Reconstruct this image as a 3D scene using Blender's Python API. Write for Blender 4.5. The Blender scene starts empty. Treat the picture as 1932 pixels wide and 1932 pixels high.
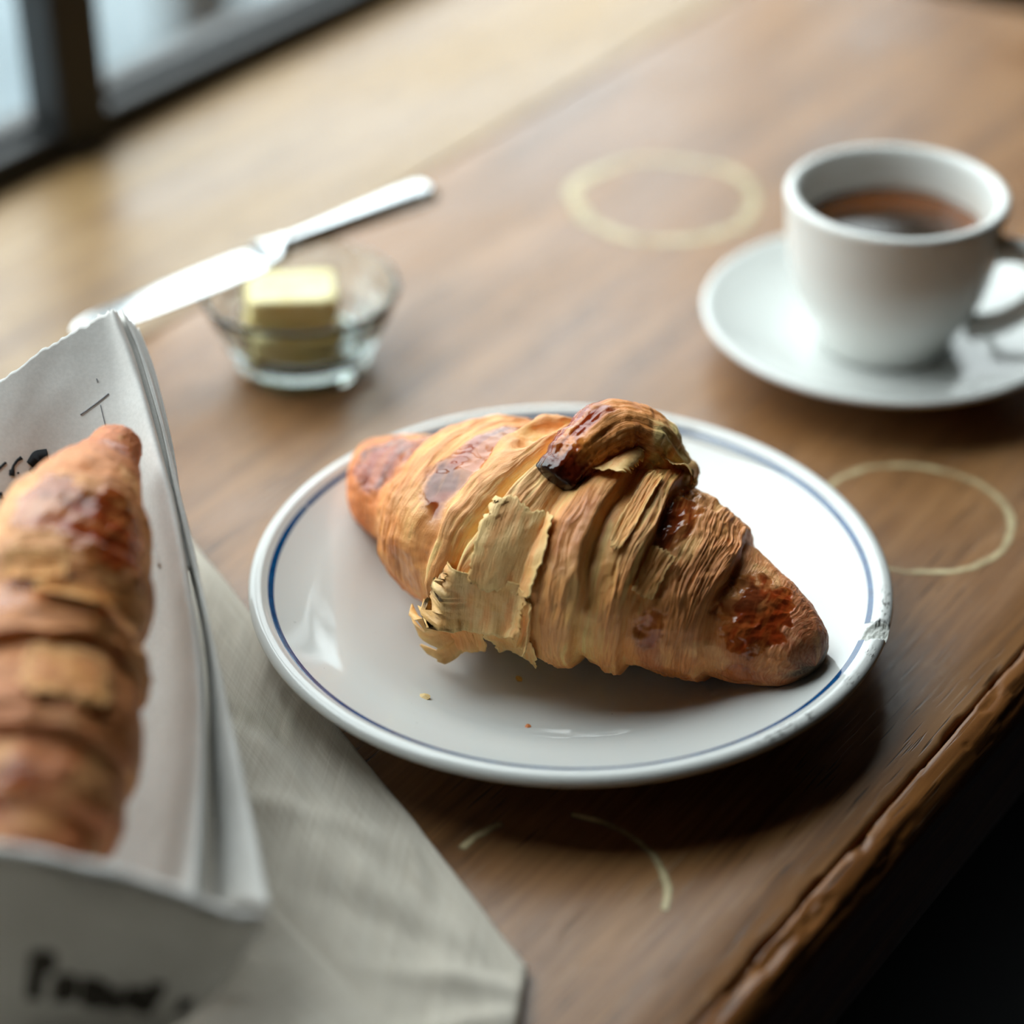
import bpy, math, random
import numpy as np
from mathutils import Vector

SC = bpy.context.scene
COL = SC.collection
TH = math.radians(54.2)          # direction of the counter (its length) in plan

# ------------------------------------------------------------------ camera, sky, exposure
cam_d = bpy.data.cameras.new('camera')
cam = bpy.data.objects.new('camera', cam_d)
COL.objects.link(cam)
cam.location = (-0.0181, -0.5775, 0.4363)
cam.rotation_euler = (math.pi / 2 - 0.5945, 0.0, 0.0)
cam_d.sensor_fit = 'HORIZONTAL'
cam_d.sensor_width = 24.0
cam_d.lens = 4300.0 / 1932.0 * 24.0
cam_d.clip_start = 0.01
cam_d.dof.use_dof = True
cam_d.dof.focus_distance = 0.678
cam_d.dof.aperture_fstop = 2.2
SC.camera = cam

world = bpy.data.worlds.new('overcast_sky')
SC.world = world
world.use_nodes = True
wn = world.node_tree.nodes
wl = world.node_tree.links
wn.clear()
w_out = wn.new('ShaderNodeOutputWorld')
w_bg = wn.new('ShaderNodeBackground')
w_tc = wn.new('ShaderNodeTexCoord')
w_sep = wn.new('ShaderNodeSeparateXYZ')
w_mr = wn.new('ShaderNodeMapRange')
w_mr.inputs['From Min'].default_value = -0.05
w_mr.inputs['From Max'].default_value = 1.0
w_mr.inputs['To Min'].default_value = 0.5
w_mr.inputs['To Max'].default_value = 1.5
w_mul = wn.new('ShaderNodeVectorMath')
w_mul.operation = 'SCALE'
w_mul.inputs[0].default_value = (0.94, 0.985, 1.0)
wl.new(w_tc.outputs['Generated'], w_sep.inputs[0])
wl.new(w_sep.outputs['Z'], w_mr.inputs['Value'])
wl.new(w_mr.outputs['Result'], w_mul.inputs['Scale'])
wl.new(w_mul.outputs[0], w_bg.inputs['Color'])
w_bg.inputs['Strength'].default_value = 6.0
wl.new(w_bg.outputs[0], w_out.inputs['Surface'])

SC.view_settings.view_transform = 'Standard'
SC.view_settings.look = 'None'
SC.view_settings.exposure = 0.0
SC.view_settings.gamma = 1.0
SC.view_settings.use_curve_mapping = False
SC.cycles.max_bounces = 6
SC.cycles.diffuse_bounces = 3
SC.cycles.glossy_bounces = 2
SC.cycles.transmission_bounces = 6
SC.cycles.transparent_max_bounces = 8
SC.cycles.caustics_reflective = False
SC.cycles.adaptive_threshold = 0.09
SC.cycles.adaptive_min_samples = 16

# the opening of the window, so that the daylight is sampled through it
WS0, WS1, WZ1 = -0.42, 1.40, 1.65      # window from s=WS0 to s=WS1, sill at the counter, head at WZ1
WT = -0.378                            # distance of the window from the plate, across the counter


def W(s, t, z=0.0):
    c, n = math.cos(TH), math.sin(TH)
    return Vector((s * c + t * n, s * n - t * c, z))


pl = bpy.data.lights.new('window_portal', 'AREA')
pl.shape = 'RECTANGLE'
pl.size = WS1 - WS0
pl.size_y = WZ1
pl.cycles.is_portal = True
po = bpy.data.objects.new('window_portal', pl)
COL.objects.link(po)
po.location = W((WS0 + WS1) / 2, WT - 0.06, WZ1 / 2)
po.rotation_euler = (-math.pi / 2, 0, TH)

# ------------------------------------------------------------------ helpers
RNG = np.random.default_rng(7)


def hash2(ix, iy, seed):
    h = (ix.astype(np.int64) * 374761393 + iy.astype(np.int64) * 668265263 + seed * 974711) & 0x7fffffff
    h = ((h ^ (h >> 13)) * 1274126177) & 0x7fffffff
    h = h ^ (h >> 16)
    return (h & 0xffff) / 65535.0


def vnoise(x, y, seed=0):
    x = np.asarray(x, float)
    y = np.asarray(y, float)
    x, y = np.broadcast_arrays(x, y)
    ix, iy = np.floor(x), np.floor(y)
    fx, fy = x - ix, y - iy
    fx = fx * fx * fx * (fx * (fx * 6 - 15) + 10)
    fy = fy * fy * fy * (fy * (fy * 6 - 15) + 10)
    a = hash2(ix, iy, seed)
    b = hash2(ix + 1, iy, seed)
    c = hash2(ix, iy + 1, seed)
    d = hash2(ix + 1, iy + 1, seed)
    return (a * (1 - fx) + b * fx) * (1 - fy) + (c * (1 - fx) + d * fx) * fy


def fbm(x, y, seed=0, octv=4, gain=0.5):
    s, amp, tot = 0, 1.0, 0
    for k in range(octv):
        s = s + amp * vnoise(x * 2 ** k + 17.3 * k, y * 2 ** k + 9.1 * k, seed + k)
        tot += amp
        amp *= gain
    return s / tot


def sstep(a, b, x):
    t = np.clip((x - a) / (b - a), 0, 1)
    return t * t * (3 - 2 * t)


def link(o, parent=None):
    COL.objects.link(o)
    if parent is not None:
        o.parent = parent
    return o


def mesh_obj(name, verts, faces, mat, parent=None, smooth=True):
    me = bpy.data.meshes.new(name)
    verts = np.asarray(verts, np.float32).reshape(-1, 3)
    if isinstance(faces, np.ndarray):
        nf, k = faces.shape
        me.vertices.add(len(verts))
        me.vertices.foreach_set('co', verts.ravel())
        me.loops.add(nf * k)
        me.loops.foreach_set('vertex_index', faces.astype(np.int32).ravel())
        me.polygons.add(nf)
        me.polygons.foreach_set('loop_start', np.arange(0, nf * k, k, dtype=np.int32))
        me.update(calc_edges=True)
    else:
        me.from_pydata([tuple(v) for v in verts], [], faces)
        me.update()
    if smooth:
        me.polygons.foreach_set('use_smooth', np.ones(len(me.polygons), bool))
    if mat is not None:
        me.materials.append(mat)
    return link(bpy.data.objects.new(name, me), parent)


def empty(name, loc=(0, 0, 0), rz=0.0):
    o = bpy.data.objects.new(name, None)
    o.empty_display_size = 0.02
    link(o)
    o.location = loc
    o.rotation_euler = (0, 0, rz)
    return o


def tag(o, label=None, cat=None, group=None, kind=None):
    if label:
        o['label'] = label
    if cat:
        o['category'] = cat
    if group:
        o['group'] = group
    if kind:
        o['kind'] = kind
    return o


def grid_faces(nu, nv, wrap_v=False, wrap_u=False):
    iu = np.arange(nu if wrap_u else nu - 1)
    iv = np.arange(nv if wrap_v else nv - 1)
    U, V = np.meshgrid(iu, iv, indexing='ij')
    U2, V2 = (U + 1) % nu, (V + 1) % nv
    return np.stack([U * nv + V, U2 * nv + V, U2 * nv + V2, U * nv + V2], -1).reshape(-1, 4)


def lathe(name, prof, mat, parent=None, seg=160, closed=False):
    """prof: list of (r, z), drawn from the lower centre outward and back over the top."""
    prof = np.asarray(prof, float)
    th = np.linspace(0, 2 * np.pi, seg, endpoint=False)
    v = np.stack([prof[:, 0:1] * np.cos(th), prof[:, 0:1] * np.sin(th), np.repeat(prof[:, 1:2], seg, 1)], -1)
    f = grid_faces(len(prof), seg, wrap_v=True, wrap_u=closed)[:, ::-1]
    return mesh_obj(name, v, np.ascontiguousarray(f), mat, parent)


def smooth_curve(pts, n):
    """Catmull-Rom through the points, n samples."""
    p = np.asarray(pts, float)
    p = np.vstack([2 * p[0] - p[1], p, 2 * p[-1] - p[-2]])
    k = len(p) - 3
    t = np.linspace(0, k - 1e-9, n)
    i = np.floor(t).astype(int)
    f = (t - i)[:, None]
    a, b, c, d = p[i], p[i + 1], p[i + 2], p[i + 3]
    return 0.5 * (2 * b + (c - a) * f + (2 * a - 5 * b + 4 * c - d) * f ** 2 + (3 * b - a - 3 * c + d) * f ** 3)


def box(name, x0, x1, y0, y1, z0, z1, mat, parent=None, bevel=0.0):
    v = [(x, y, z) for x in (x0, x1) for y in (y0, y1) for z in (z0, z1)]
    f = [(0, 1, 3, 2), (4, 6, 7, 5), (0, 4, 5, 1), (2, 3, 7, 6), (0, 2, 6, 4), (1, 5, 7, 3)]
    o = mesh_obj(name, v, f, mat, parent, smooth=False)
    if bevel:
        m = o.modifiers.new('bevel', 'BEVEL')
        m.width = bevel
        m.segments = 3
    return o


def tube(name, pts, rad, mat, parent=None, n=60, seg=24, flat=None, capround=True):
    c = smooth_curve(pts, n)
    r = np.interp(np.linspace(0, 1, n), np.linspace(0, 1, len(rad)), rad)
    t = np.gradient(c, axis=0)
    t /= np.linalg.norm(t, axis=1)[:, None]
    up = np.array([0, 0, 1.0])
    b = np.cross(t, up)
    b /= np.maximum(np.linalg.norm(b, axis=1)[:, None], 1e-6)
    nn = np.cross(b, t)
    th = np.linspace(0, 2 * np.pi, seg, endpoint=False)
    fl = 1.0 if flat is None else flat
    v = c[:, None] + r[:, None, None] * (np.cos(th)[None, :, None] * b[:, None] + fl * np.sin(th)[None, :, None] * nn[:, None])
    f = grid_faces(n, seg, wrap_v=True)
    v = v.reshape(-1, 3)
    k = len(v)
    v = np.vstack([v, c[0], c[-1]])
    caps = [[k, (j + 1) % seg, j, j] for j in range(seg)] + [[k + 1, (n - 1) * seg + j, (n - 1) * seg + (j + 1) % seg] * 1 for j in range(seg)]
    faces = [tuple(x) for x in f] + [(k, (j + 1) % seg, j) for j in range(seg)] + [(k + 1, (n - 1) * seg + j, (n - 1) * seg + (j + 1) % seg) for j in range(seg)]
    return mesh_obj(name, v, faces, mat, parent)


# ------------------------------------------------------------------ materials
def srgb(r, g, b):
    def f(c):
        c /= 255.0
        return c / 12.92 if c <= 0.04045 else ((c + 0.055) / 1.055) ** 2.4
    return (f(r), f(g), f(b), 1.0)


class NT:
    """small helper to write node trees"""

    def __init__(self, name):
        self.m = bpy.data.materials.new(name)
        self.m.use_nodes = True
        self.t = self.m.node_tree
        self.n = self.t.nodes
        self.n.clear()
        self.out = self.n.new('ShaderNodeOutputMaterial')

    def new(self, typ, **kw):
        nd = self.n.new(typ)
        for k, v in kw.items():
            setattr(nd, k, v)
        return nd

    def set(self, sock, v):
        if isinstance(v, bpy.types.NodeSocket):
            self.t.links.new(v, sock)
        else:
            sock.default_value = v

    def coord(self, which='Object'):
        return self.new('ShaderNodeTexCoord').outputs[which]

    def mapping(self, vec, scale=(1, 1, 1), loc=(0, 0, 0), rot=(0, 0, 0)):
        nd = self.new('ShaderNodeMapping')
        self.set(nd.inputs['Vector'], vec)
        nd.inputs['Scale'].default_value = scale
        nd.inputs['Location'].default_value = loc
        nd.inputs['Rotation'].default_value = rot
        return nd.outputs[0]

    def noise(self, vec, scale=5.0, detail=4.0, rough=0.5, dist=0.0):
        nd = self.new('ShaderNodeTexNoise')
        self.set(nd.inputs['Vector'], vec)
        nd.inputs['Scale'].default_value = scale
        nd.inputs['Detail'].default_value = detail
        nd.inputs['Roughness'].default_value = rough
        nd.inputs['Distortion'].default_value = dist
        return nd.outputs['Fac']

    def ramp(self, fac, stops, interp='LINEAR'):
        nd = self.new('ShaderNodeValToRGB')
        cr = nd.color_ramp
        cr.interpolation = interp
        while len(cr.elements) < len(stops):
            cr.elements.new(0.5)
        for e, (p, c) in zip(cr.elements, stops):
            e.position = p
            e.color = c if len(c) == 4 else (*c, 1)
        self.set(nd.inputs['Fac'], fac)
        return nd.outputs['Color']

    def math(self, op, a, b=0.0, c=None, clamp=False):
        nd = self.new('ShaderNodeMath', operation=op, use_clamp=clamp)
        self.set(nd.inputs[0], a)
        self.set(nd.inputs[1], b)
        if c is not None:
            self.set(nd.inputs[2], c)
        return nd.outputs[0]

    def range(self, v, a, b, c=0.0, d=1.0, smooth=True):
        nd = self.new('ShaderNodeMapRange', interpolation_type='SMOOTHSTEP' if smooth else 'LINEAR')
        self.set(nd.inputs['Value'], v)
        nd.inputs['From Min'].default_value = a
        nd.inputs['From Max'].default_value = b
        nd.inputs['To Min'].default_value = c
        nd.inputs['To Max'].default_value = d
        return nd.outputs['Result']

    def mix(self, fac, a, b, mode='MIX'):
        nd = self.new('ShaderNodeMix', data_type='RGBA', blend_type=mode)
        self.set(nd.inputs['Factor'], fac)
        self.set(nd.inputs['A'], a)
        self.set(nd.inputs['B'], b)
        return nd.outputs['Result']

    def bump(self, h, strength=0.3, dist=0.001, normal=None):
        nd = self.new('ShaderNodeBump')
        self.set(nd.inputs['Height'], h)
        nd.inputs['Strength'].default_value = strength
        nd.inputs['Distance'].default_value = dist
        if normal is not None:
            self.set(nd.inputs['Normal'], normal)
        return nd.outputs[0]

    def principled(self, color, rough=0.5, spec=0.5, metal=0.0, normal=None, coat=0.0, coat_rough=0.1, sss=0.0,
                   sss_radius=(0.004, 0.002, 0.001), trans=0.0, ior=1.5, sheen=0.0):
        nd = self.new('ShaderNodeBsdfPrincipled')
        self.set(nd.inputs['Base Color'], color)
        self.set(nd.inputs['Roughness'], rough)
        self.set(nd.inputs['Specular IOR Level'], spec)
        nd.inputs['Metallic'].default_value = metal
        nd.inputs['IOR'].default_value = ior
        if normal is not None:
            self.set(nd.inputs['Normal'], normal)
        self.set(nd.inputs['Coat Weight'], coat)
        nd.inputs['Coat Roughness'].default_value = coat_rough
        if sss:
            nd.inputs['Subsurface Weight'].default_value = sss
            nd.inputs['Subsurface Radius'].default_value = sss_radius
            nd.inputs['Subsurface Scale'].default_value = 1.0
        nd.inputs['Transmission Weight'].default_value = trans
        if sheen:
            nd.inputs['Sheen Weight'].default_value = sheen
        return nd.outputs[0]

    def done(self, shader):
        self.t.links.new(shader, self.out.inputs['Surface'])
        return self.m


def plain(name, col, rough=0.5, **kw):
    n = NT(name)
    return n.done(n.principled(col, rough, **kw))


def wood_material(name, c_dark, c_mid, c_light, rough=0.36, pores=1.0, spec=0.5, shift=(0, 0, 0)):
    n = NT(name)
    co = n.mapping(n.coord(), loc=shift)
    grain = n.noise(n.mapping(co, (3.0, 42, 42)), 1.6, 4, 0.6, 0.6)
    fine = n.noise(n.mapping(co, (22, 520, 520)), 1.0, 3, 0.55)
    macro = n.noise(n.mapping(co, (5, 11, 5)), 1.5, 3, 0.55)
    col = n.ramp(grain, [(0.30, c_dark), (0.52, c_mid), (0.75, c_light)])
    col = n.mix(n.range(fine, 0.35, 0.7, 0.0, 0.55), col, c_dark)
    col = n.mix(n.range(macro, 0.35, 0.7, 0.0, 0.45), col, c_light)
    pore_n = n.noise(n.mapping(co, (42, 1050, 1050)), 1.0, 1, 0.5)
    pore_z = n.noise(n.mapping(co, (8, 30, 30)), 1.0, 2, 0.5)
    pore = n.math('MULTIPLY', n.range(pore_n, 0.62, 0.70), n.range(pore_z, 0.36, 0.56))
    pore = n.math('MULTIPLY', pore, 0.8 * pores)
    col = n.mix(pore, col, srgb(38, 24, 14))
    # rubbed, whitish wear
    wear = n.noise(n.mapping(co, (16, 24, 16), rot=(0, 0, 0.5)), 2.0, 5, 0.7)
    col = n.mix(n.range(wear, 0.62, 0.8, 0.0, 0.35), col, srgb(186, 160, 128))
    # fine scratches in two directions
    for k, (rt, sc) in enumerate(((0.9, (30, 2600, 1)), (-0.55, (24, 2300, 1)))):
        s1 = n.noise(n.mapping(co, sc, rot=(0, 0, rt)), 1.0, 0, 0.5)
        s2 = n.noise(n.mapping(co, (22, 22, 1), loc=(k * 3.3, 1.7 * k, 0)), 1.0, 2, 0.5)
        sm = n.math('MULTIPLY', n.range(s1, 0.75, 0.82), n.range(s2, 0.50, 0.66))
        col = n.mix(n.math('MULTIPLY', sm, 0.55), col, srgb(205, 185, 160))
    ro = n.range(macro, 0.3, 0.75, rough - 0.05, rough + 0.12)
    h = n.math('SUBTRACT', n.math('MULTIPLY', fine, 0.25), pore)
    nb = n.bump(h, 0.25, 0.0006)
    nb = n.bump(wear, 0.12, 0.002, nb)
    return n.done(n.principled(col, ro, spec=spec, normal=nb))


M = {}
M['wood'] = wood_material('brown_wood', srgb(100, 65, 35), srgb(141, 97, 57), srgb(168, 123, 79))
M['wood_pale'] = wood_material('pale_wood', srgb(124, 92, 58), srgb(154, 120, 77), srgb(176, 144, 98), shift=(3.1, 0.4, 0))
M['wood_edge'] = wood_material('edge_wood', srgb(92, 52, 22), srgb(140, 88, 42), srgb(170, 114, 60), rough=0.42, shift=(1.1, 2.4, 0))
M['crack'] = plain('crack_dark', srgb(24, 18, 14), 0.9, spec=0.1)
M['ceramic'] = plain('white_glaze', srgb(222, 224, 221), 0.12, spec=0.5)
M['steel'] = plain('polished_steel', (0.62, 0.64, 0.65, 1), 0.18, metal=1.0)
M['steel_blade'] = plain('brushed_blade', (0.66, 0.68, 0.69, 1), 0.22, metal=1.0)
M['frame'] = plain('dark_frame_paint', srgb(20, 22, 23), 0.5)
M['floor'] = plain('dark_floor', srgb(34, 36, 38), 0.6)
M['wall'] = plain('room_wall', srgb(100, 78, 56), 0.85)
M['ceiling'] = plain('room_ceiling', srgb(124, 104, 82), 0.9)


def glass_material():
    n = NT('clear_glass')
    g = n.new('ShaderNodeBsdfGlass')
    g.inputs['Color'].default_value = (0.97, 1.0, 0.99, 1)
    g.inputs['Roughness'].default_value = 0.0
    g.inputs['IOR'].default_value = 1.48
    return n.done(g.outputs[0])


def pane_material():
    n = NT('window_glass')
    tr = n.new('ShaderNodeBsdfTransparent')
    tr.inputs['Color'].default_value = (0.95, 0.98, 0.98, 1)
    gl = n.new('ShaderNodeBsdfGlossy')
    gl.inputs['Roughness'].default_value = 0.02
    lw = n.new('ShaderNodeLayerWeight')
    lw.inputs['Blend'].default_value = 0.5
    fr = n.math('ADD', n.math('MULTIPLY', n.math('POWER', lw.outputs['Facing'], 5.0), 0.95), 0.04)
    mx = n.new('ShaderNodeMixShader')
    n.t.links.new(fr, mx.inputs[0])
    n.t.links.new(tr.outputs[0], mx.inputs[1])
    n.t.links.new(gl.outputs[0], mx.inputs[2])
    return n.done(mx.outputs[0])


M['glass'] = glass_material()
M['pane'] = pane_material()

# ------------------------------------------------------------------ the room and the street
ROOM_S0, ROOM_S1, ROOM_T1 = -2.6, 3.4, 4.2
FZ, CZ = -0.95, 2.05


def sbox(name, s0, s1, t0, t1, z0, z1, mat, parent=None, bevel=0.0):
    """box in counter coordinates (s along, t across, towards the room)"""
    o = box(name, s0, s1, -t1, -t0, z0, z1, mat, parent, bevel)
    if parent is None:
        o.rotation_euler = (0, 0, TH)
    return o


tag(sbox('floor', ROOM_S0, ROOM_S1, WT - 0.2, ROOM_T1, FZ - 0.1, FZ, M['floor']), kind='structure')
tag(sbox('ceiling', ROOM_S0, ROOM_S1, WT - 0.2, ROOM_T1, CZ, CZ + 0.1, M['ceiling']), kind='structure')
tag(sbox('wall_back', ROOM_S0, ROOM_S1, ROOM_T1, ROOM_T1 + 0.1, FZ, CZ, M['wall']), kind='structure')
tag(sbox('wall_left', ROOM_S0 - 0.1, ROOM_S0, WT - 0.2, ROOM_T1, FZ, CZ, M['wall']), kind='structure')
tag(sbox('wall_right', ROOM_S1, ROOM_S1 + 0.1, WT - 0.2, ROOM_T1, FZ, CZ, M['wall']), kind='structure')
wf = empty('wall_front', (0, 0, 0), TH)
tag(wf, kind='structure')
sbox('wall_below_window', ROOM_S0, ROOM_S1, WT - 0.035, WT, FZ, -0.001, M['wall'], wf)
sbox('wall_above_window', ROOM_S0, ROOM_S1, WT - 0.2, WT, WZ1, CZ, M['wall'], wf)
sbox('wall_pier', ROOM_S0, WS0, WT - 0.2, WT, -0.001, WZ1, M['wall'], wf)
sbox('wall_pier', WS1, ROOM_S1, WT - 0.2, WT, -0.001, WZ1, M['wall'], wf)

win = empty('window_1', (0, 0, 0), TH)
tag(win, kind='structure')
RAIL = 0.013
sbox('bottom_rail', WS0, WS1, WT - 0.028, WT, 0.0, RAIL, M['frame'], win, 0.002)
sbox('glazing_bead', WS0, WS1, WT - 0.026, WT - 0.012, RAIL, RAIL + 0.004, M['frame'], win, 0.001)
sbox('top_rail', WS0, WS1, WT - 0.05, WT, WZ1 - 0.05, WZ1, M['frame'], win, 0.003)
MULL = [ 0.168, 0.168 + 0.62]
for m in MULL:
    sbox('mullion', m - 0.0145, m + 0.0145, WT - 0.020, WT + 0.003, 0.0, WZ1, M['frame'], win, 0.003)
edges = [WS0] + MULL + [WS1]
for a, b in zip(edges[:-1], edges[1:]):
    sbox('pane', a, b, WT - 0.019, WT - 0.015, RAIL, WZ1 - 0.05, M['pane'], win)

n = NT('pale_pavement')
pv = n.noise(n.coord(), 3.0, 5, 0.6)
M['pavement'] = n.done(n.principled(n.ramp(pv, [(0.3, srgb(70, 81, 86)), (0.7, srgb(92, 102, 107))]), 0.8))
pav = sbox('pavement', -14, 16, WT - 9.0, WT - 0.2, FZ - 0.35, FZ - 0.05, M['pavement'])
tag(pav, kind='structure')
street_post = empty('street_bollard', W(1.97, -2.03, FZ - 0.05))
lathe('post', [(0, 0), (0.075, 0), (0.075, 0.03), (0.06, 0.05), (0.055, 0.7), (0.06, 0.72), (0.0, 0.78)], M['frame'], street_post, 32)
tag(street_post, 'dark round bollard on the pale pavement outside the window', 'bollard')

# ------------------------------------------------------------------ the wooden counter
counter = empty('window_counter', (0, 0, 0), TH)
tag(counter, 'worn brown wooden counter running along the window', 'counter')
S_A, S_B, SEAM, CRACK, FACE, THICK = -1.3, 0.553, -0.24, 0.1205, 0.1315, 0.048


def plank(name, t0, t1, mat, end0, end1, jag0=None, jag1=None, top=0.0):
    """board with slightly rounded arrises; the long edges may be ragged; far end cut on a slant"""
    ns = 700 if (jag0 or jag1) else 60
    s = np.linspace(0, 1, ns)
    prof = [(0, -THICK), (0, -0.0012), (0.0004, -0.0003), (0.0014, 0)]
    nt = 24
    rows = []
    for si in s:
        e0 = end0
        ss0 = S_A + (e0 - S_A) * si
        ss1 = S_A + (end1 - S_A) * si
        a = t0 + (jag0(ss0) if jag0 else 0)
        b = t1 + (jag1(ss1) if jag1 else 0)
        pts = [(a + d, z) for d, z in prof] + [(a + 0.0014 + (b - a - 0.0028) * k / nt, 0) for k in range(1, nt)] + [(b - d, z) for d, z in prof[::-1]]
        rows.append([(ss0 + (ss1 - ss0) * (p[0] - t0) / (t1 - t0), -p[0], p[1] + top) for p in pts])
    v = np.array(rows)
    f = grid_faces(ns, v.shape[1], wrap_v=True)
    o = mesh_obj(name, v, np.ascontiguousarray(f), mat, counter, smooth=False)
    bpy_me = o.data
    k = v.shape[1]
    return o


def jag_plank(s):
    return -0.0001 - 0.0005 * float(sstep(.5, .85, fbm(s * 40, 0.5, 3, 4))) - 0.0010 * float(sstep(.72, .84, vnoise(s * 70, 7.5, 5)))


plank('plank', WT, SEAM - 0.0004, M['wood_pale'], S_B + 0.01, S_B + 0.0)
plank('plank', SEAM + 0.0004, CRACK, M['wood'], S_B - 0.0, S_B + 0.03, None, jag_plank)


def edge_strip():
    """worn rounded lipping along the front of the counter, with chips"""
    ns, s0, s1 = 1300, -0.75, S_B + 0.032
    prof = [(CRACK + 0.0003, -THICK), (CRACK + 0.0003, -0.012), (CRACK + 0.0003, -0.004), (CRACK + 0.0004, -0.0015), (CRACK + 0.0007, -0.0005)]
    for k in range(15):
        an = math.pi / 2 * k / 14
        prof.append((CRACK + 0.0012 + (FACE - CRACK - 0.0012) * math.sin(an), -0.0003 - 0.0098 * (1 - math.cos(an))))
    for z in np.linspace(-0.011, -THICK + 0.002, 12):
        prof.append((FACE + 0.0006 * math.sin((z + .011) / -.036 * 3), z))
    prof.append((FACE - 0.002, -THICK))
    P = np.array(prof)
    s = np.linspace(s0, s1, ns)[:, None]
    idx = np.arange(len(P))[None]
    top = np.exp(-((idx - 9) / 7.0) ** 2)
    wav = (fbm(s * 12, idx * 0.10, 21, 3) - 0.5) * 0.0010 + (fbm(s * 14, idx * 1.1, 23, 3) - 0.5) * 0.0006
    chip = -0.0008 * sstep(0.58, 0.64, fbm(s * 45 + idx * 0.10, idx * 0.30, 33, 3)) - 0.0005 * sstep(.7, .8, vnoise(s * 90, idx * .35, 8))
    groove = -0.0005 * sstep(0.62, 0.7, fbm(s * 9 + 4, idx * 0.55, 44, 2)) * (idx > 6)
    disp = (wav + chip) * top + groove * np.exp(-((idx - 10) / 6.0) ** 2)
    d = np.gradient(P, axis=0)
    nr = np.stack([-d[:, 1], d[:, 0]], -1)
    nr /= np.linalg.norm(nr, axis=1)[:, None] + 1e-9
    T = P[None, :, 0] + disp * nr[None, :, 0]
    Z = P[None, :, 1] + disp * nr[None, :, 1]
    # the inner edge of the crack wanders
    inner = np.exp(-((idx - 3) / 2.0) ** 2)
    T = T + inner * (0.0007 * sstep(.55, .8, fbm(s * 38, 1.7, 61, 3)))
    v = np.stack([np.repeat(s, len(P), 1), -T, Z], -1)
    f = grid_faces(ns, len(P), wrap_v=True)
    return mesh_obj('edge_strip', v, np.ascontiguousarray(f), M['wood_edge'], counter)


edge_strip()

n = NT('ring_stain')
rc = n.coord()
rn = n.noise(rc, 140.0, 4, 0.6)
rb = n.noise(rc, 28.0, 3, 0.6)
bs = n.principled(srgb(214, 196, 152), 0.45)
tr = n.new('ShaderNodeBsdfTransparent')
mx = n.new('ShaderNodeMixShader')
ra = n.new('ShaderNodeAttribute', attribute_name='cover')
ra.attribute_type = 'GEOMETRY'
fa = n.math('MULTIPLY', ra.outputs['Fac'], n.range(n.math('ADD', n.math('MULTIPLY', rn, 0.4), n.math('MULTIPLY', rb, 0.6)), 0.25, 0.6, 0.3, 1.0))
n.t.links.new(fa, mx.inputs[0])
n.t.links.new(tr.outputs[0], mx.inputs[1])
n.t.links.new(bs, mx.inputs[2])
M['stain'] = n.done(mx.outputs[0])


def ring_mark(cx, cy, r, w, label, arcs, seed, strength=0.8):
    """pale ring left by a wet cup; arcs = list of (start, end) degrees that remain"""
    seg, nr = 400, 9
    th = np.linspace(0, 2 * np.pi, seg, endpoint=False)
    c, s = np.cos(th), np.sin(th)
    wid = w * (0.75 + 0.7 * (fbm(c * 2.5 + 5, s * 2.5 + 5, seed, 3) - 0.3)) + 0.25 * w * (fbm(c * 9 + 25, s * 9 + 5, seed + 9, 3) - .5)
    rr = r + (fbm(c * 3 + 9, s * 3 + 9, seed + 3, 3) - 0.5) * w * 0.7
    k = np.linspace(-1, 1, nr)
    R = rr[:, None] + wid[:, None] * 0.5 * k[None]
    v = np.stack([R * c[:, None], R * s[:, None], np.full_like(R, 0.00025)], -1)
    f = grid_faces(seg, nr, wrap_u=True)
    deg = np.degrees(th)
    cov = np.zeros(seg)
    for a0, a1 in arcs:
        d = (deg - a0) % 360
        L = (a1 - a0) if a1 > a0 else a1 - a0 + 360
        cov = np.maximum(cov, sstep(-0.1, 3, d) * (1 - sstep(L - 3, L, d)) * (d <= L))
        if L >= 360:
            cov[:] = 1
    patch = 0.55 + 0.75 * (fbm(c * 4 + 31, s * 4 + 3, seed + 5, 3))
    cov = np.clip(cov * patch * strength, 0, 1)[:, None] * (1 - np.abs(k[None]) ** 3)
    o = mesh_obj('ring_mark', v, np.ascontiguousarray(f), M['stain'], counter)
    at = o.data.attributes.new('cover', 'FLOAT', 'POINT')
    at.data.foreach_set('value', cov.astype(np.float32).ravel())
    o.parent = counter
    # counter frame is turned by TH
    ca, sa = math.cos(-TH), math.sin(-TH)
    o.location = (cx * ca - cy * sa, cx * sa + cy * ca, 0)
    o.rotation_euler = (0, 0, -TH)
    o['label'] = label
    return o


ring_mark(0.0477, 0.3079, 0.0388, 0.0092, 'broad pale ring stain behind the plate', [(0, 360)], 3, 0.85)
ring_mark(0.1187, 0.0645, 0.0325, 0.0036, 'pale ring stain below the saucer', [(0, 360)], 13, 0.95)
ring_mark(-0.0062, -0.1168, 0.0300, 0.0034, 'broken pale arc stain in front of the plate', [(342, 82), (118, 150)], 23, 1.0)

# ------------------------------------------------------------------ plate
PLATE_TOP = [(0.0, .0065), (.020, .0065), (.036, .0067), (.046, .0072), (.053, .0081), (.059, .0095), (.0645, .0115), (.0695, .0136),
             (.0735, .0151), (.078, .0165), (.083, .0180), (.088, .0199), (.0925, .0219), (.0945, .0229), (.096, .02375), (.0975, .0239),
             (.0988, .0235), (.0997, .0226), (.0999, .0216), (.0992, .0205), (.0980, .0196), (.096, .0188)]
PLATE_BOT = [(.093, .0178), (.086, .0152), (.078, .0118), (.070, .0078), (.064, .0040), (.0615, .0008), (.0605, .0), (.0585, .0), (.0575, .0008),
             (.0565, .0026), (.050, .0030), (.030, .0030), (0.0, .0030)]


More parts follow.
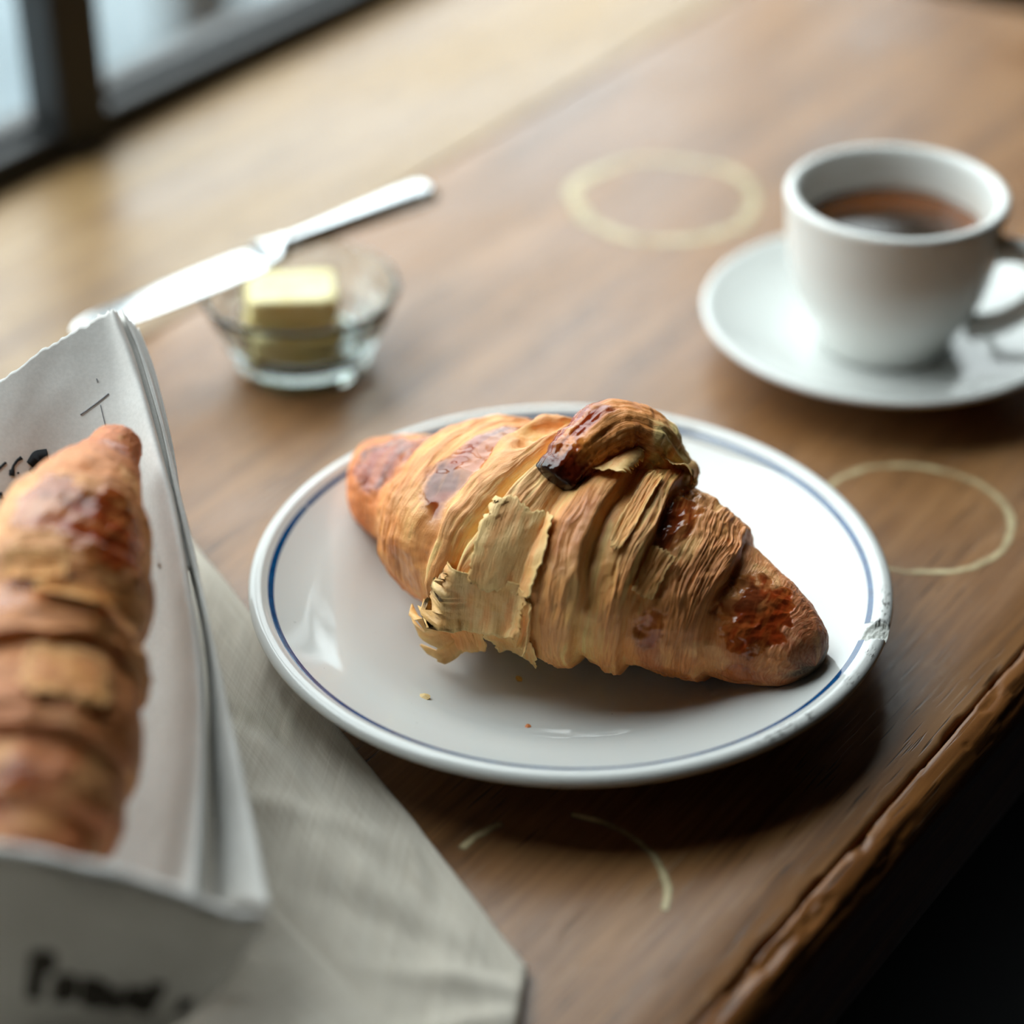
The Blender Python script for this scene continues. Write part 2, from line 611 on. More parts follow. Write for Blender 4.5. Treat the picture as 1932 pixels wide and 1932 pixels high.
def plate_z(r):
    p = np.array(PLATE_TOP[:16])
    return np.interp(r, p[:, 0], p[:, 1])


n = NT('plate_glaze')
co = n.coord()
sp = n.new('ShaderNodeSeparateXYZ')
n.set(sp.inputs[0], co)
ang = n.math('ARCTAN2', sp.outputs['Y'], sp.outputs['X'])
rad = n.math('SQRT', n.math('ADD', n.math('MULTIPLY', sp.outputs['X'], sp.outputs['X']), n.math('MULTIPLY', sp.outputs['Y'], sp.outputs['Y'])))
pol = n.new('ShaderNodeCombineXYZ')
n.set(pol.inputs[0], ang)
n.set(pol.inputs[1], rad)
sc_n = n.noise(n.mapping(pol.outputs[0], (30, 1300, 1), rot=(0, 0, 0)), 1.0, 4, 0.65)


def ang_win(a0, a1, soft=0.03):
    return n.math('MULTIPLY', n.range(ang, a0 - soft, a0 + soft), n.range(ang, a1 - soft, a1 + soft, 1.0, 0.0))


sc_a = n.math('MAXIMUM', ang_win(-0.475, -0.425), n.math('MAXIMUM', ang_win(-0.62, -0.57), n.math('MAXIMUM', ang_win(-1.02, -0.80), ang_win(-0.30, -0.10))))
sc_r = n.math('MULTIPLY', n.range(rad, .0955, .0968), n.range(rad, .0986, .0997, 1.0, 0.0))
scuff = n.math('MULTIPLY', n.math('MULTIPLY', sc_a, sc_r), n.range(sc_n, 0.50, 0.60))
ca = n.new('ShaderNodeAttribute', attribute_name='chip')
col = n.mix(n.math('MULTIPLY', scuff, 0.85), srgb(214, 215, 212), srgb(58, 52, 48))
chn = n.noise(co, 500.0, 4, 0.7)
col = n.mix(n.range(ca.outputs['Fac'], 0.2, 0.6), col, n.ramp(chn, [(0.3, srgb(206, 208, 200)), (0.7, srgb(232, 232, 225))]))
rim_line = n.math('MULTIPLY', n.range(ca.outputs['Fac'], 0.05, 0.25), n.range(ca.outputs['Fac'], 0.3, 0.5, 1.0, 0.0))
col = n.mix(n.math('MULTIPLY', rim_line, 0.3), col, srgb(80, 84, 82))
speck = n.noise(co, 900.0, 1, 0.5)
col = n.mix(n.math('MULTIPLY', n.range(speck, 0.80, 0.83), 0.6), col, srgb(90, 86, 80))
ro = n.range(ca.outputs['Fac'], 0.2, 0.6, 0.04, 0.6)
M['plate'] = n.done(n.principled(col, ro, normal=n.bump(n.math('MULTIPLY', chn, n.range(ca.outputs['Fac'], 0.2, 0.6)), 0.6, 0.001)))

plate = empty('plate', (0, 0.0006, 0))
tag(plate, 'white ceramic plate with a thin blue line and chipped rim', 'plate')


def build_plate():
    pr = np.array(PLATE_TOP + PLATE_BOT)
    # refine the profile
    fine = smooth_curve(pr, 260)
    fine[:, 0] = np.maximum(fine[:, 0], 0)
    fine[0, 0] = fine[-1, 0] = 0
    seg = 900
    th = np.linspace(0, 2 * np.pi, seg, endpoint=False)
    R, Z = fine[:, 0:1], fine[:, 1:2]
    x, y, z = R * np.cos(th), R * np.sin(th), np.repeat(Z, seg, 1)
    # chip broken out of the rim on the right
    ca_, sa_ = math.cos(-0.325), math.sin(-0.325)
    lr = x * ca_ + y * sa_ - 0.0962            # radial, from the middle of the chip
    lt = -x * sa_ + y * ca_                    # along the rim
    nz = (fbm(x * 900, y * 900, 5, 3) - 0.5)
    rr = np.sqrt((lr / 0.0066) ** 2 + ((lt - 0.12 * lr) / 0.0050) ** 2) + nz * 0.55
    m = (1 - sstep(0.80, 1.0, rr)) * (z > 0.0165)
    plane = 0.0219 - 0.20 * (lr + 0.002) + 0.10 * lt + nz * 0.0010 + 0.0004 * np.abs(lt) / .004
    z2 = np.where(m > 0, z * (1 - m) + np.minimum(z, plane) * m, z)
    att = np.where(z - z2 > 1e-5, m, 0.0)
    v = np.stack([x, y, z2], -1)
    f = grid_faces(len(fine), seg, wrap_v=True)
    o = mesh_obj('plate_body', v, np.ascontiguousarray(f), M['plate'], plate)
    a = o.data.attributes.new('chip', 'FLOAT', 'POINT')
    a.data.foreach_set('value', att.astype(np.float32).ravel())


build_plate()

n = NT('blue_line')
bn = n.noise(n.coord(), 260.0, 4, 0.6)
bl = n.principled(n.ramp(bn, [(0.3, srgb(8, 58, 104)), (0.7, srgb(24, 84, 134))]), 0.10)
M['blue'] = n.done(bl)


def blue_line():
    seg, nr = 700, 7
    # the line is interrupted by the chip
    a0, a1 = -0.325 + 0.046, -0.325 - 0.050 + 2 * np.pi
    th = np.linspace(a0, a1, seg)
    wid = 0.0018 * (0.8 + 0.5 * (fbm(np.cos(th) * 2 + 4, np.sin(th) * 2 + 4, 3, 3) - 0.2))
    # worn gap on the far left
    gap = np.minimum(1, np.abs(((th - 2.72 + np.pi) % (2 * np.pi)) - np.pi) / 0.006 + 0.15)
    wid = wid * np.clip(gap, 0.25, 1)
    k = np.linspace(-.5, .5, nr)
    R = 0.0930 + wid[:, None] * k[None]
    pr = smooth_curve(np.array(PLATE_TOP + PLATE_BOT), 4000)
    top = pr[:1900]
    Z = np.interp(R, top[:, 0][:1500], top[:, 1][:1500]) + 0.00006 * (1 - (2 * np.abs(k[None])) ** 4) + 0.00001
    v = np.stack([R * np.cos(th)[:, None], R * np.sin(th)[:, None], Z], -1)
    mesh_obj('blue_line', v, np.ascontiguousarray(grid_faces(seg, nr)[:, ::-1]), M['blue'], plate)['label'] = 'thin blue line around the rim'


blue_line()

# ------------------------------------------------------------------ cup and saucer
CUPX, CUPY = 0.1225, 0.1760
saucer = empty('saucer', (CUPX, CUPY, 0))
tag(saucer, 'white ceramic saucer under the coffee cup', 'saucer')
lathe('saucer_body', smooth_curve([(0, .0052), (.015, .0052), (.0235, .0054), (.0262, .0064), (.032, .0072), (.042, .0092), (.053, .0130), (.062, .0172), (.0655, .0190), (.0672, .0196),
      (.0685, .0190), (.0687, .0178), (.0675, .0168), (.063, .0150), (.054, .0106), (.046, .0062), (.0395, .0030), (.0385, .0), (.0365, .0), (.0355, .0022), (.02, .0026), (0, .0026)], 150)[:, :] * np.array([1, 1]),
      M['ceramic'], saucer, 200)

cup = empty('coffee_cup', (CUPX, CUPY, 0.0056))
tag(cup, 'thick white ceramic coffee cup standing on the saucer', 'cup')
CUP = [(0, .0032), (.017, .0032), (.0195, .0), (.0225, .0), (.0240, .0012), (.0255, .0050), (.0290, .0112), (.0335, .0195), (.0368, .0280), (.0386, .0370), (.0394, .0460),
       (.0400, .0540), (.0406, .0588), (.0408, .0607), (.0403, .0622), (.0388, .0629), (.0370, .0624), (.0360, .0608), (.0354, .0570), (.0343, .0480), (.0328, .0380), (.0300, .0270), (.0250, .0170), (.017, .0105), (.008, .0085), (0, .0080)]
n = NT('cup_glaze')
co = n.coord()
sp = n.new('ShaderNodeSeparateXYZ')
n.set(sp.inputs[0], co)
rad = n.math('SQRT', n.math('ADD', n.math('MULTIPLY', sp.outputs['X'], sp.outputs['X']), n.math('MULTIPLY', sp.outputs['Y'], sp.outputs['Y'])))
inside = n.math('MULTIPLY', n.range(rad, .0362, .0366, 1.0, 0.0), n.math('MULTIPLY', n.range(sp.outputs['Z'], .0575, .0590, 1.0, 0.0), n.range(sp.outputs['Z'], .0440, .0455)))
st = n.noise(n.mapping(co, (40, 40, 420)), 1.0, 4, 0.6)
band = n.math('MULTIPLY', n.range(sp.outputs['Z'], .0465, .0500, 1.0, 0.25), n.range(st, 0.42, 0.62))
col = n.mix(n.math('MULTIPLY', n.math('MULTIPLY', inside, band), 0.75), srgb(232, 233, 229), srgb(176, 140, 88))
M['cup'] = n.done(n.principled(col, 0.12))
lathe('cup_body', smooth_curve(CUP, 190), M['cup'], cup, 200)
hd = math.radians(-22)
hp = [(.0360, .0455), (.0440, .0470), (.0530, .0462), (.0585, .0415), (.0582, .0340), (.0520, .0250), (.0420, .0165), (.0315, .0125)]
tube('handle', [(r * math.cos(hd), r * math.sin(hd), z) for r, z in hp], [.0052, .0046, .0043, .0042, .0042, .0042, .0045, .0052], M['ceramic'], cup, 70, 24)

n = NT('coffee')
co = n.coord()
sp = n.new('ShaderNodeSeparateXYZ')
n.set(sp.inputs[0], n.mapping(co, loc=(0.003, 0.010, 0)))
rad = n.math('SQRT', n.math('ADD', n.math('MULTIPLY', sp.outputs['X'], sp.outputs['X']), n.math('MULTIPLY', sp.outputs['Y'], sp.outputs['Y'])))
cn = n.noise(co, 90.0, 4, 0.6)
rr = n.math('ADD', rad, n.math('MULTIPLY', n.math('SUBTRACT', cn, 0.5), 0.012))
col = n.ramp(n.range(rr, .008, .042, 0, 1, False), [(0.0, srgb(34, 24, 14)), (0.35, srgb(44, 28, 13)), (0.6, srgb(86, 48, 18)), (0.85, srgb(124, 70, 28)), (1.0, srgb(110, 60, 24))])
M['coffee'] = n.done(n.principled(col, 0.08))
coffee = empty('coffee', (CUPX, CUPY, 0.0056))
lathe('coffee_surface', [(0, .040), (.0325, .040), (.0340, .0468), (.0336, .0472), (.031, .0470), (.02, .0470), (0, .0470)], M['coffee'], coffee, 120)
tag(coffee, 'dark coffee with brown crema inside the white cup', 'coffee')

# ------------------------------------------------------------------ butter bowl, butter, knife
BX, BY = -0.0968, 0.1690
bowl = empty('glass_bowl', (BX, BY, 0))
tag(bowl, 'small clear glass bowl with ridges holding butter', 'bowl')
GB = [(0, .0030), (.014, .0026), (.019, .0006), (.0215, .0), (.0240, .0006), (.0256, .0030), (.0262, .0056), (.0258, .0074), (.0276, .0100), (.0296, .0128), (.0292, .0148), (.0312, .0180), (.0330, .0208), (.0342, .0240),
      (.0358, .0285), (.0369, .0312), (.0372, .0324), (.0367, .0332), (.0358, .0330), (.0348, .0312), (.0330, .0270), (.0306, .0215), (.0278, .0160), (.0240, .0112), (.0180, .0082), (.010, .0074), (0, .0072)]
lathe('bowl_body', smooth_curve(GB, 150), M['glass'], bowl, 160)

n = NT('butter')
bn = n.noise(n.coord(), 120.0, 4, 0.6)
M['butter'] = n.done(n.principled(n.ramp(bn, [(0.3, srgb(240, 218, 138)), (0.7, srgb(248, 236, 182))]), 0.38, normal=n.bump(bn, 0.2, 0.001)))


def butter(name, loc, rot, size, seed, label):
    """a cut pat: soft edged block with slightly dragged faces"""
    nx = 14
    g = np.linspace(-1, 1, nx)
    vs, fs = [], []
    base = 0
    for ax in range(3):
        for sg in (-1, 1):
            A, B = np.meshgrid(g, g, indexing='ij')
            P = np.zeros((nx, nx, 3))
            P[..., ax] = sg
            P[..., (ax + 1) % 3] = A
            P[..., (ax + 2) % 3] = B
            vs.append(P.reshape(-1, 3))
            f = grid_faces(nx, nx) + base
            fs.append(f if sg > 0 else f[:, ::-1])
            base += nx * nx
    v = np.vstack(vs)
    # rounded cube
    nr = (np.abs(v) ** 10).sum(1) ** (1 / 10.0)
    v = v / nr[:, None]
    hs = np.array(size) / 2
    nz = fbm(v[:, 0] * 2 + v[:, 2] + 9, v[:, 1] * 2 + 5, seed, 3) - 0.5
    p = v * hs * (1 + 0.16 * nz[:, None])
    p[:, 0] += 0.12 * p[:, 2]
    o = mesh_obj(name, p, np.ascontiguousarray(np.vstack(fs)), M['butter'])
    wm = o.modifiers.new('weld', 'WELD')
    wm.merge_threshold = 0.0002
    o.location = loc
    o.rotation_euler = rot
    tag(o, label, 'butter', 'butter pats in the glass bowl')
    return o


butter('butter_pat', (BX - .003, BY - .002, .0160), (0.03, -0.02, 0.30), (.034, .028, .013), 3, 'lower yellow butter pat at the bottom of the glass bowl')
butter('butter_pat', (BX - .0035, BY - .0030, .0289), (0.02, 0.05, 0.16), (.033, .025, .0115), 11, 'upper yellow butter pat on top in the glass bowl')

# knife across the bowl
kn0, kn1 = np.array([-0.1745, 0.1300]), np.array([-0.0492, 0.2427])
kd = (kn1 - kn0)
KL = float(np.linalg.norm(kd))
knife = empty('butter_knife', (kn0[0], kn0[1], 0.0334), math.atan2(kd[1], kd[0]))
tag(knife, 'silver table knife lying across the glass bowl', 'knife')


def knife_parts():
    Lb = 0.086
    n_, m = 90, 16
    x = np.linspace(0, Lb, n_)
    hw = np.interp(x, [0, .002, .006, .012, .03, .06, .075, .081, .084, .086], [.0006, .0035, .0062, .0080, .0092, .0098, .0100, .0098, .0088, .0062])
    lo = np.interp(x, [0, .004, .02, .086], [.0006, .0042, .0085, .0090])
    th = np.linspace(0, 2 * np.pi, m, endpoint=False)
    rows = []
    for i in range(n_):
        thick = np.interp(x[i], [0, .05, Lb], [.0006, .0011, .0022])
        cy = np.where(np.sin(th) > 0, hw[i], hw[i] * .92) * np.sin(th)
        cz = thick * np.cos(th) * 0.7
        rows.append(np.stack([np.full(m, x[i]), cy, cz + 0.0016], -1))
    v = np.array(rows)
    mesh_obj('blade', v, np.ascontiguousarray(grid_faces(n_, m, wrap_v=True)), M['steel_blade'], knife)
    # shoulder (bolster) and handle
    x = np.linspace(Lb - .003, KL, 160)
    u = (x - x[0]) / (x[-1] - x[0])
    w = np.interp(u, [0, .03, .06, .10, .13, .155, .18, .25, .5, .8, .92, .965, .99, 1], [.0062, .0098, .0096, 0.0062, .0046, .0052, .0042, .0044, .0060, .0078, .0084, .0074, .0045, .0006])
    t = np.interp(u, [0, .05, .11, .14, .17, .3, .8, .95, 1], [.0014, .0028, .0042, .0046, .0040, .0040, .0046, .0040, .0006])
    k = np.ones(7) / 7
    w = np.convolve(np.pad(w, 3, 'edge'), k, 'valid')
    th = np.linspace(0, 2 * np.pi, 24, endpoint=False)
    v = np.stack([np.repeat(x[:, None], 24, 1), w[:, None] * np.sin(th), t[:, None] * np.cos(th) + 0.0030], -1)
    nb = 30
    f1 = grid_faces(nb, 24, wrap_v=True)
    mesh_obj('bolster', v[:nb], np.ascontiguousarray(f1), M['steel'], knife)
    mesh_obj('handle', v[nb - 1:], np.ascontiguousarray(grid_faces(160 - nb + 1, 24, wrap_v=True)), M['steel'], knife)


knife_parts()

# ------------------------------------------------------------------ croissants
#CRO-BEGIN


def gsmooth(y, k):
    y = np.asarray(y, float)
    r = int(3 * k)
    w = np.exp(-0.5 * (np.arange(-r, r + 1) / k) ** 2)
    w /= w.sum()
    if y.ndim == 1:
        return np.convolve(np.pad(y, r, 'edge'), w, 'valid')
    return np.stack([gsmooth(y[:, i], k) for i in range(y.shape[1])], 1)


class Croissant:
    """rolled crescent: surface(s, phi) with s along the roll and phi around it (0 = front, 90 deg = up)"""

    def __init__(self, al, axis, a, bratio, bounds, centre, front, up=(0, 0, 1), step=0.0034, seed=1, low=0.86, tilt=0.0):
        al = np.array(al, float)
        al = (al - al[0]) / (al[-1] - al[0])
        self.u = np.linspace(0, 1, 600)
        ax = np.stack([np.interp(self.u, al, np.array(axis)[:, i]) for i in range(3)], 1)
        self.ax = gsmooth(ax, 14)
        aa = gsmooth(np.interp(self.u, al, a), 9)
        cap = lambda d, w: np.sqrt(np.clip(1 - (1 - np.clip(d / w, 0, 1)) ** 2, 0, 1))
        self.a = aa * cap(self.u, 0.045) * cap(1 - self.u, 0.04)
        self.b = self.a * bratio
        T = np.gradient(self.ax, axis=0)
        self.T = T / np.linalg.norm(T, axis=1)[:, None]
        up = np.array(up, float)
        F = np.cross(self.T, up)
        F /= np.linalg.norm(F, axis=1)[:, None]
        if (F[300] * np.array(front)).sum() < 0:
            F = -F
        self.F = F
        U = np.cross(F, self.T)
        U *= np.sign((U * up).sum(1))[:, None]
        self.U = U
        self.low, self.seed, self.step = low, seed, step
        self.bounds, self.centre = bounds, centre
        # saw-tooth of the wraps
        t = np.linspace(-0.1, 1.1, 2400)
        x = np.zeros_like(t)
        seg = np.zeros_like(t)
        for i in range(len(bounds) - 1):
            lo, hi = bounds[i], bounds[i + 1]
            m = (t >= lo) & (t < hi) if 0 < i < len(bounds) - 2 else ((t < hi) if i == 0 else (t >= lo))
            if i < centre:
                xx = (hi - t) / (hi - lo)
            elif i > centre:
                xx = (t - lo) / (hi - lo)
            else:
                xx = np.abs(t - (lo + hi) / 2) / ((hi - lo) / 2)
            x[m] = np.clip(xx[m], 0, 1)
            seg[m] = i
        self.t, self.x, self.seg = t, x, seg
        d = x ** 1.3 * 1.1 - 0.55 + 0.30 * np.sin(np.pi * x)
        self.saw = gsmooth(d, 5)

    def tcoord(self, s, p):
        c, sn = np.cos(p), np.sin(p)
        sl = np.interp(s, [k[0] for k in self.slant], [k[1] for k in self.slant])
        return s + sl * np.sin(p - 0.7) + 0.016 * (fbm(c * 1.3 + 4, sn * 1.3 + s * 9 + 4, self.seed + 50, 3) - 0.5) * 2

    def base(self, s, p):
        f = lambda arr: np.stack([np.interp(s, self.u, arr[:, i]) for i in range(3)], -1)
        A, F, U = f(self.ax), f(self.F), f(self.U)
        a, b = np.interp(s, self.u, self.a), np.interp(s, self.u, self.b)
        return A, F, U, a, b

    def lam_mask(self, x):
        return sstep(0.30, 0.62, x)

    def surface(self, s, p, extra=0.0, detail=True):
        A, F, U, a, b = self.base(s, p)
        t = self.tcoord(s, p)
        amt = np.clip(a / 0.03, 0.12, 1.2)
        d = np.interp(t, self.t, self.saw) * self.step * amt
        c, sn = np.cos(p), np.sin(p)
        if detail:
            x = np.interp(t, self.t, self.x)
            lam = self.lam_mask(x)
            g = self.glaze(s, p)
            r1 = fbm(t * 95 + 3, p * 2.2 + 0.5 * fbm(t * 20, p * 3, 5, 2), self.seed, 3)
            r2 = fbm(t * 260 + 3, p * 3.0, self.seed + 7, 3)
            rid = (1 - np.abs(2 * r1 - 1) * 2) * 0.00038 + (r2 - .5) * 0.00045
            d = d + rid * (0.25 + 0.9 * lam) * (1 - 0.85 * g) * np.clip(amt, .4, 1)
            # wrinkled, blistered glaze
            bl = fbm(s * 30 + 2 * c, p * 4.2 + 3, self.seed + 11, 3, 0.42)
            d = d + ((1 - np.abs(2 * bl - 1) * 1.8) - .5) * 0.0007 * g * np.clip(amt, .3, 1)
            d = d + (fbm(s * 30, p * 4, self.seed + 15, 3) - 0.5) * 0.0022 * np.clip(amt, .2, 1)
        d = d + extra
        bb = np.where(sn < 0, b * self.low, b)
        pw = np.where(sn < 0, 0.80, 1.0)
        sy = np.sign(sn) * np.abs(sn) ** pw
        return A + F * ((a + d) * c)[..., None] + U * ((bb + d) * sy)[..., None]

    patches = []
    slant = [(0, 0), (1, 0)]
    tints = []

    def glaze(self, s, p):
        g = np.zeros(np.broadcast(s, p).shape)
        w1 = (fbm(s * 42, p * 5, self.seed + 20, 4) - 0.5)
        for (s0, p0, rs, rp, st) in self.patches:
            dp = (p - p0 + np.pi) % (2 * np.pi) - np.pi
            q = np.sqrt(((s - s0) / rs) ** 2 + (dp / rp) ** 2) + w1 * 0.75
            g = np.maximum(g, st * (1 - sstep(0.66, 1.06, q)))
        return g


#CRO-END
MAIN_AL = [0, 64, 150, 240, 317, 400, 508, 600, 734, 850, 932, 957]
MAIN_AX = [(-.0740, .0495, .0240), (-.0612, .0488, .0242), (-.0450, .0395, .0258), (-.0304, .0215, .0325), (-.0180, .0075, .0360), (-.0050, -.0010, .0365), (.0114, -.0092, .0362),
           (.0249, -.0147, .0320), (.0436, -.0235, .0262), (.0600, -.0345, .0228), (.0690, -.0430, .0222), (.0728, -.0470, .0215)]
MAIN_A = [.0130, .0178, .0240, .0345, .0402, .0414, .0408, .0353, .0262, .0178, .0106, .0066]
MAIN_B = [0, .24, .34, .385, .545, .625, .795, 1.0]
cro1 = Croissant(MAIN_AL, MAIN_AX, MAIN_A, 0.785, MAIN_B, 3, (-.54, -.84, 0), seed=4)
R_ = math.radians
cro1.patches = [(.125, R_(66), .115, R_(40), 1.0), (.318, R_(70), .027, R_(46), 1.0), (.325, R_(22), .016, R_(22), .45), (.634, R_(84), .040, R_(30), 1.0),
                (.685, R_(16), .032, R_(20), 0.75), (.872, R_(66), .080, R_(50), 1.0), (.765, R_(-26), .05, R_(14), .45), (.885, R_(-12), .045, R_(22), .5),
                (.517, R_(50), .020, R_(24), .35), (.30, R_(2), .03, R_(14), .45)]
cro1.slant = [(0, 0), (.24, 0), (.34, 0), (.385, -.055), (.50, 0), (.625, .045), (.80, .035), (1, 0)]


def pastry_material(name):
    n = NT(name)
    ac = n.new('ShaderNodeAttribute', attribute_name='tint')
    ag = n.new('ShaderNodeAttribute', attribute_name='gloss')
    aw = n.new('ShaderNodeAttribute', attribute_name='wrap')
    wv = aw.outputs['Vector']
    fib = n.noise(n.mapping(wv, (420, 30, 1)), 1.0, 4, 0.6)
    grit = n.noise(n.coord(), 1500.0, 3, 0.6)
    col = n.mix(n.range(fib, 0.35, 0.7, 0.0, 0.22), ac.outputs['Color'], srgb(240, 208, 156))
    col = n.mix(n.range(fib, 0.28, 0.5, 0.22, 0.0), col, srgb(150, 84, 36))
    col = n.mix(n.range(ag.outputs['Fac'], 0.2, 0.7), col, ac.outputs['Color'])
    h = n.math('ADD', n.math('MULTIPLY', fib, 0.7), n.math('MULTIPLY', grit, 0.35))
    h = n.math('MULTIPLY', h, n.range(ag.outputs['Fac'], 0.1, 0.7, 1.0, 0.15))
    nb = n.bump(h, 0.45, 0.0009)
    ro = n.range(ag.outputs['Fac'], 0.1, 0.8, 0.52, 0.10)
    return n.done(n.principled(col, ro, spec=0.5, normal=nb))


M['pastry'] = pastry_material('pastry')


def paint(o, tint, gloss, wrap):
    me = o.data
    k = len(me.vertices)
    a = me.attributes.new('tint', 'FLOAT_COLOR', 'POINT')
    c = np.ones((k, 4), np.float32)
    c[:, :3] = np.clip(np.asarray(tint, np.float32).reshape(-1, 3) * np.array([1.36, 1.25, 1.07], np.float32), 0, .93)
    a.data.foreach_set('color', c.ravel())
    a = me.attributes.new('gloss', 'FLOAT', 'POINT')
    a.data.foreach_set('value', np.asarray(gloss, np.float32).ravel())
    a = me.attributes.new('wrap', 'FLOAT_VECTOR', 'POINT')
    a.data.foreach_set('vector', np.asarray(wrap, np.float32).ravel())


def L3(r, g, b):
    return np.array(srgb(r, g, b)[:3])


C_PALE, C_GOLD, C_TAN, C_BROWN, C_GLAZE, C_DARK, C_BURN = L3(236, 194, 136), L3(228, 164, 92), L3(204, 132, 66), L3(160, 88, 36), L3(126, 44, 15), L3(86, 28, 11), L3(34, 22, 18)


BASE_S = [0, .15, .30, .40, .50, .57, .68, .80, .92, 1.0]
BASE_C = np.array([L3(*k) for k in [(200, 112, 50), (208, 124, 58), (218, 144, 76), (226, 168, 106), (222, 164, 104), (228, 164, 98), (220, 150, 86), (208, 130, 68), (176, 98, 48), (138, 70, 32)]])
Croissant.base_s, Croissant.base_c = BASE_S, BASE_C
cro1.tints = [(.385, R_(62), .030, R_(50), C_PALE, .8), (.517, R_(48), .024, R_(26), L3(206, 128, 60), .8), (.56, R_(-5), .035, R_(25), L3(230, 178, 112), .6),
              (.69, R_(-8), .035, R_(26), L3(178, 96, 56), .7), (.75, R_(40), .05, R_(50), L3(190, 122, 64), .5), (.945, R_(20), .03, R_(24), L3(198, 130, 72), .6),
              (.25, R_(55), .02, R_(40), L3(232, 160, 84), .5)]


def mixc(a, b, f):
    f = np.asarray(f)[..., None]
    return a * (1 - f) + b * f


def pastry_tint(cr, s, p, t, burn_end=1.0):
    x = np.interp(t, cr.t, cr.x)
    g = cr.glaze(s, p)
    lam = cr.lam_mask(x)
    r1 = fbm(t * 95 + 3, p * 2.2 + 0.5 * fbm(t * 20, p * 3, 5, 2), cr.seed, 3)
    r2 = fbm(t * 260 + 3, p * 3.0, cr.seed + 7, 3)
    big = fbm(s * 12, p * 1.6, cr.seed + 31, 3)
    c = np.stack([np.interp(s, cr.base_s, cr.base_c[:, k]) for k in range(3)], -1)
    for (s0, p0, rs, rp, tc, st) in cr.tints:
        dp = (p - p0 + np.pi) % (2 * np.pi) - np.pi
        qq = np.sqrt(((t - s0) / rs) ** 2 + (dp / rp) ** 2) + (big - .5) * 1.2
        c = mixc(c, tc, st * (1 - sstep(.6, 1.1, qq)))
    c = mixc(c, C_PALE, sstep(.50, .72, big) * .35)
    # toasted ridges between paler leaves
    lite = np.clip(c * 1.22 + .03, 0, .9)
    deep = c * np.array([.70, .56, .46])
    c = mixc(c, deep, sstep(.45, .75, r2) * (0.20 + 0.35 * lam))
    c = mixc(c, deep, (1 - sstep(.0, .17, np.abs(r1 - .5))) * (0.20 + 0.50 * lam))
    c = mixc(c, lite, sstep(.58, .78, r1) * 0.7)
    c = mixc(c, mixc(np.broadcast_to(C_GLAZE, c.shape), C_DARK, sstep(.45, .75, fbm(s * 22, p * 3, cr.seed + 40, 3))), np.clip(g, 0, 1) * 0.94 * (.74 + .26 * sstep(.36, .56, r1)))
    e1 = sstep(.968, .995, s + 0.02 * (fbm(s * 40, p * 3, 77, 2) - .5)) * burn_end * (1 - sstep(.35, .95, np.sin(p)))
    c = mixc(c, C_BURN, e1)
    return c, g


def rest(v):
    """the soft underside settles on the plate"""
    zz = plate_z(np.hypot(v[..., 0], v[..., 1] - 0.0006)) + 0.0003
    v = v.copy()
    v[..., 2] = np.maximum(v[..., 2], zz)
    return v


def build_croissant(cr, thing, ns, npz, burn=1.0):
    s = np.linspace(0.0, 1.0, ns)[:, None]
    p = (np.linspace(0, 2 * np.pi, npz, endpoint=False) - np.pi)[None]
    S, P = np.broadcast_arrays(s, p)
    v = cr.surface(S, P)
    if cr is cro1:
        v = rest(v)
    t = cr.tcoord(S, P)
    f = grid_faces(ns, npz, wrap_v=True)
    o = mesh_obj('croissant_body', v, np.ascontiguousarray(f), M['pastry'], thing)
    c, g = pastry_tint(cr, S, P, t, burn)
    paint(o, c, g, np.stack([t, P * 0.5 * 0.3, np.zeros_like(t)], -1))
    return o


croissant = empty('croissant', (0, 0, 0))
tag(croissant, 'golden flaky croissant lying on the white plate', 'croissant')
build_croissant(cro1, croissant, 760, 560)


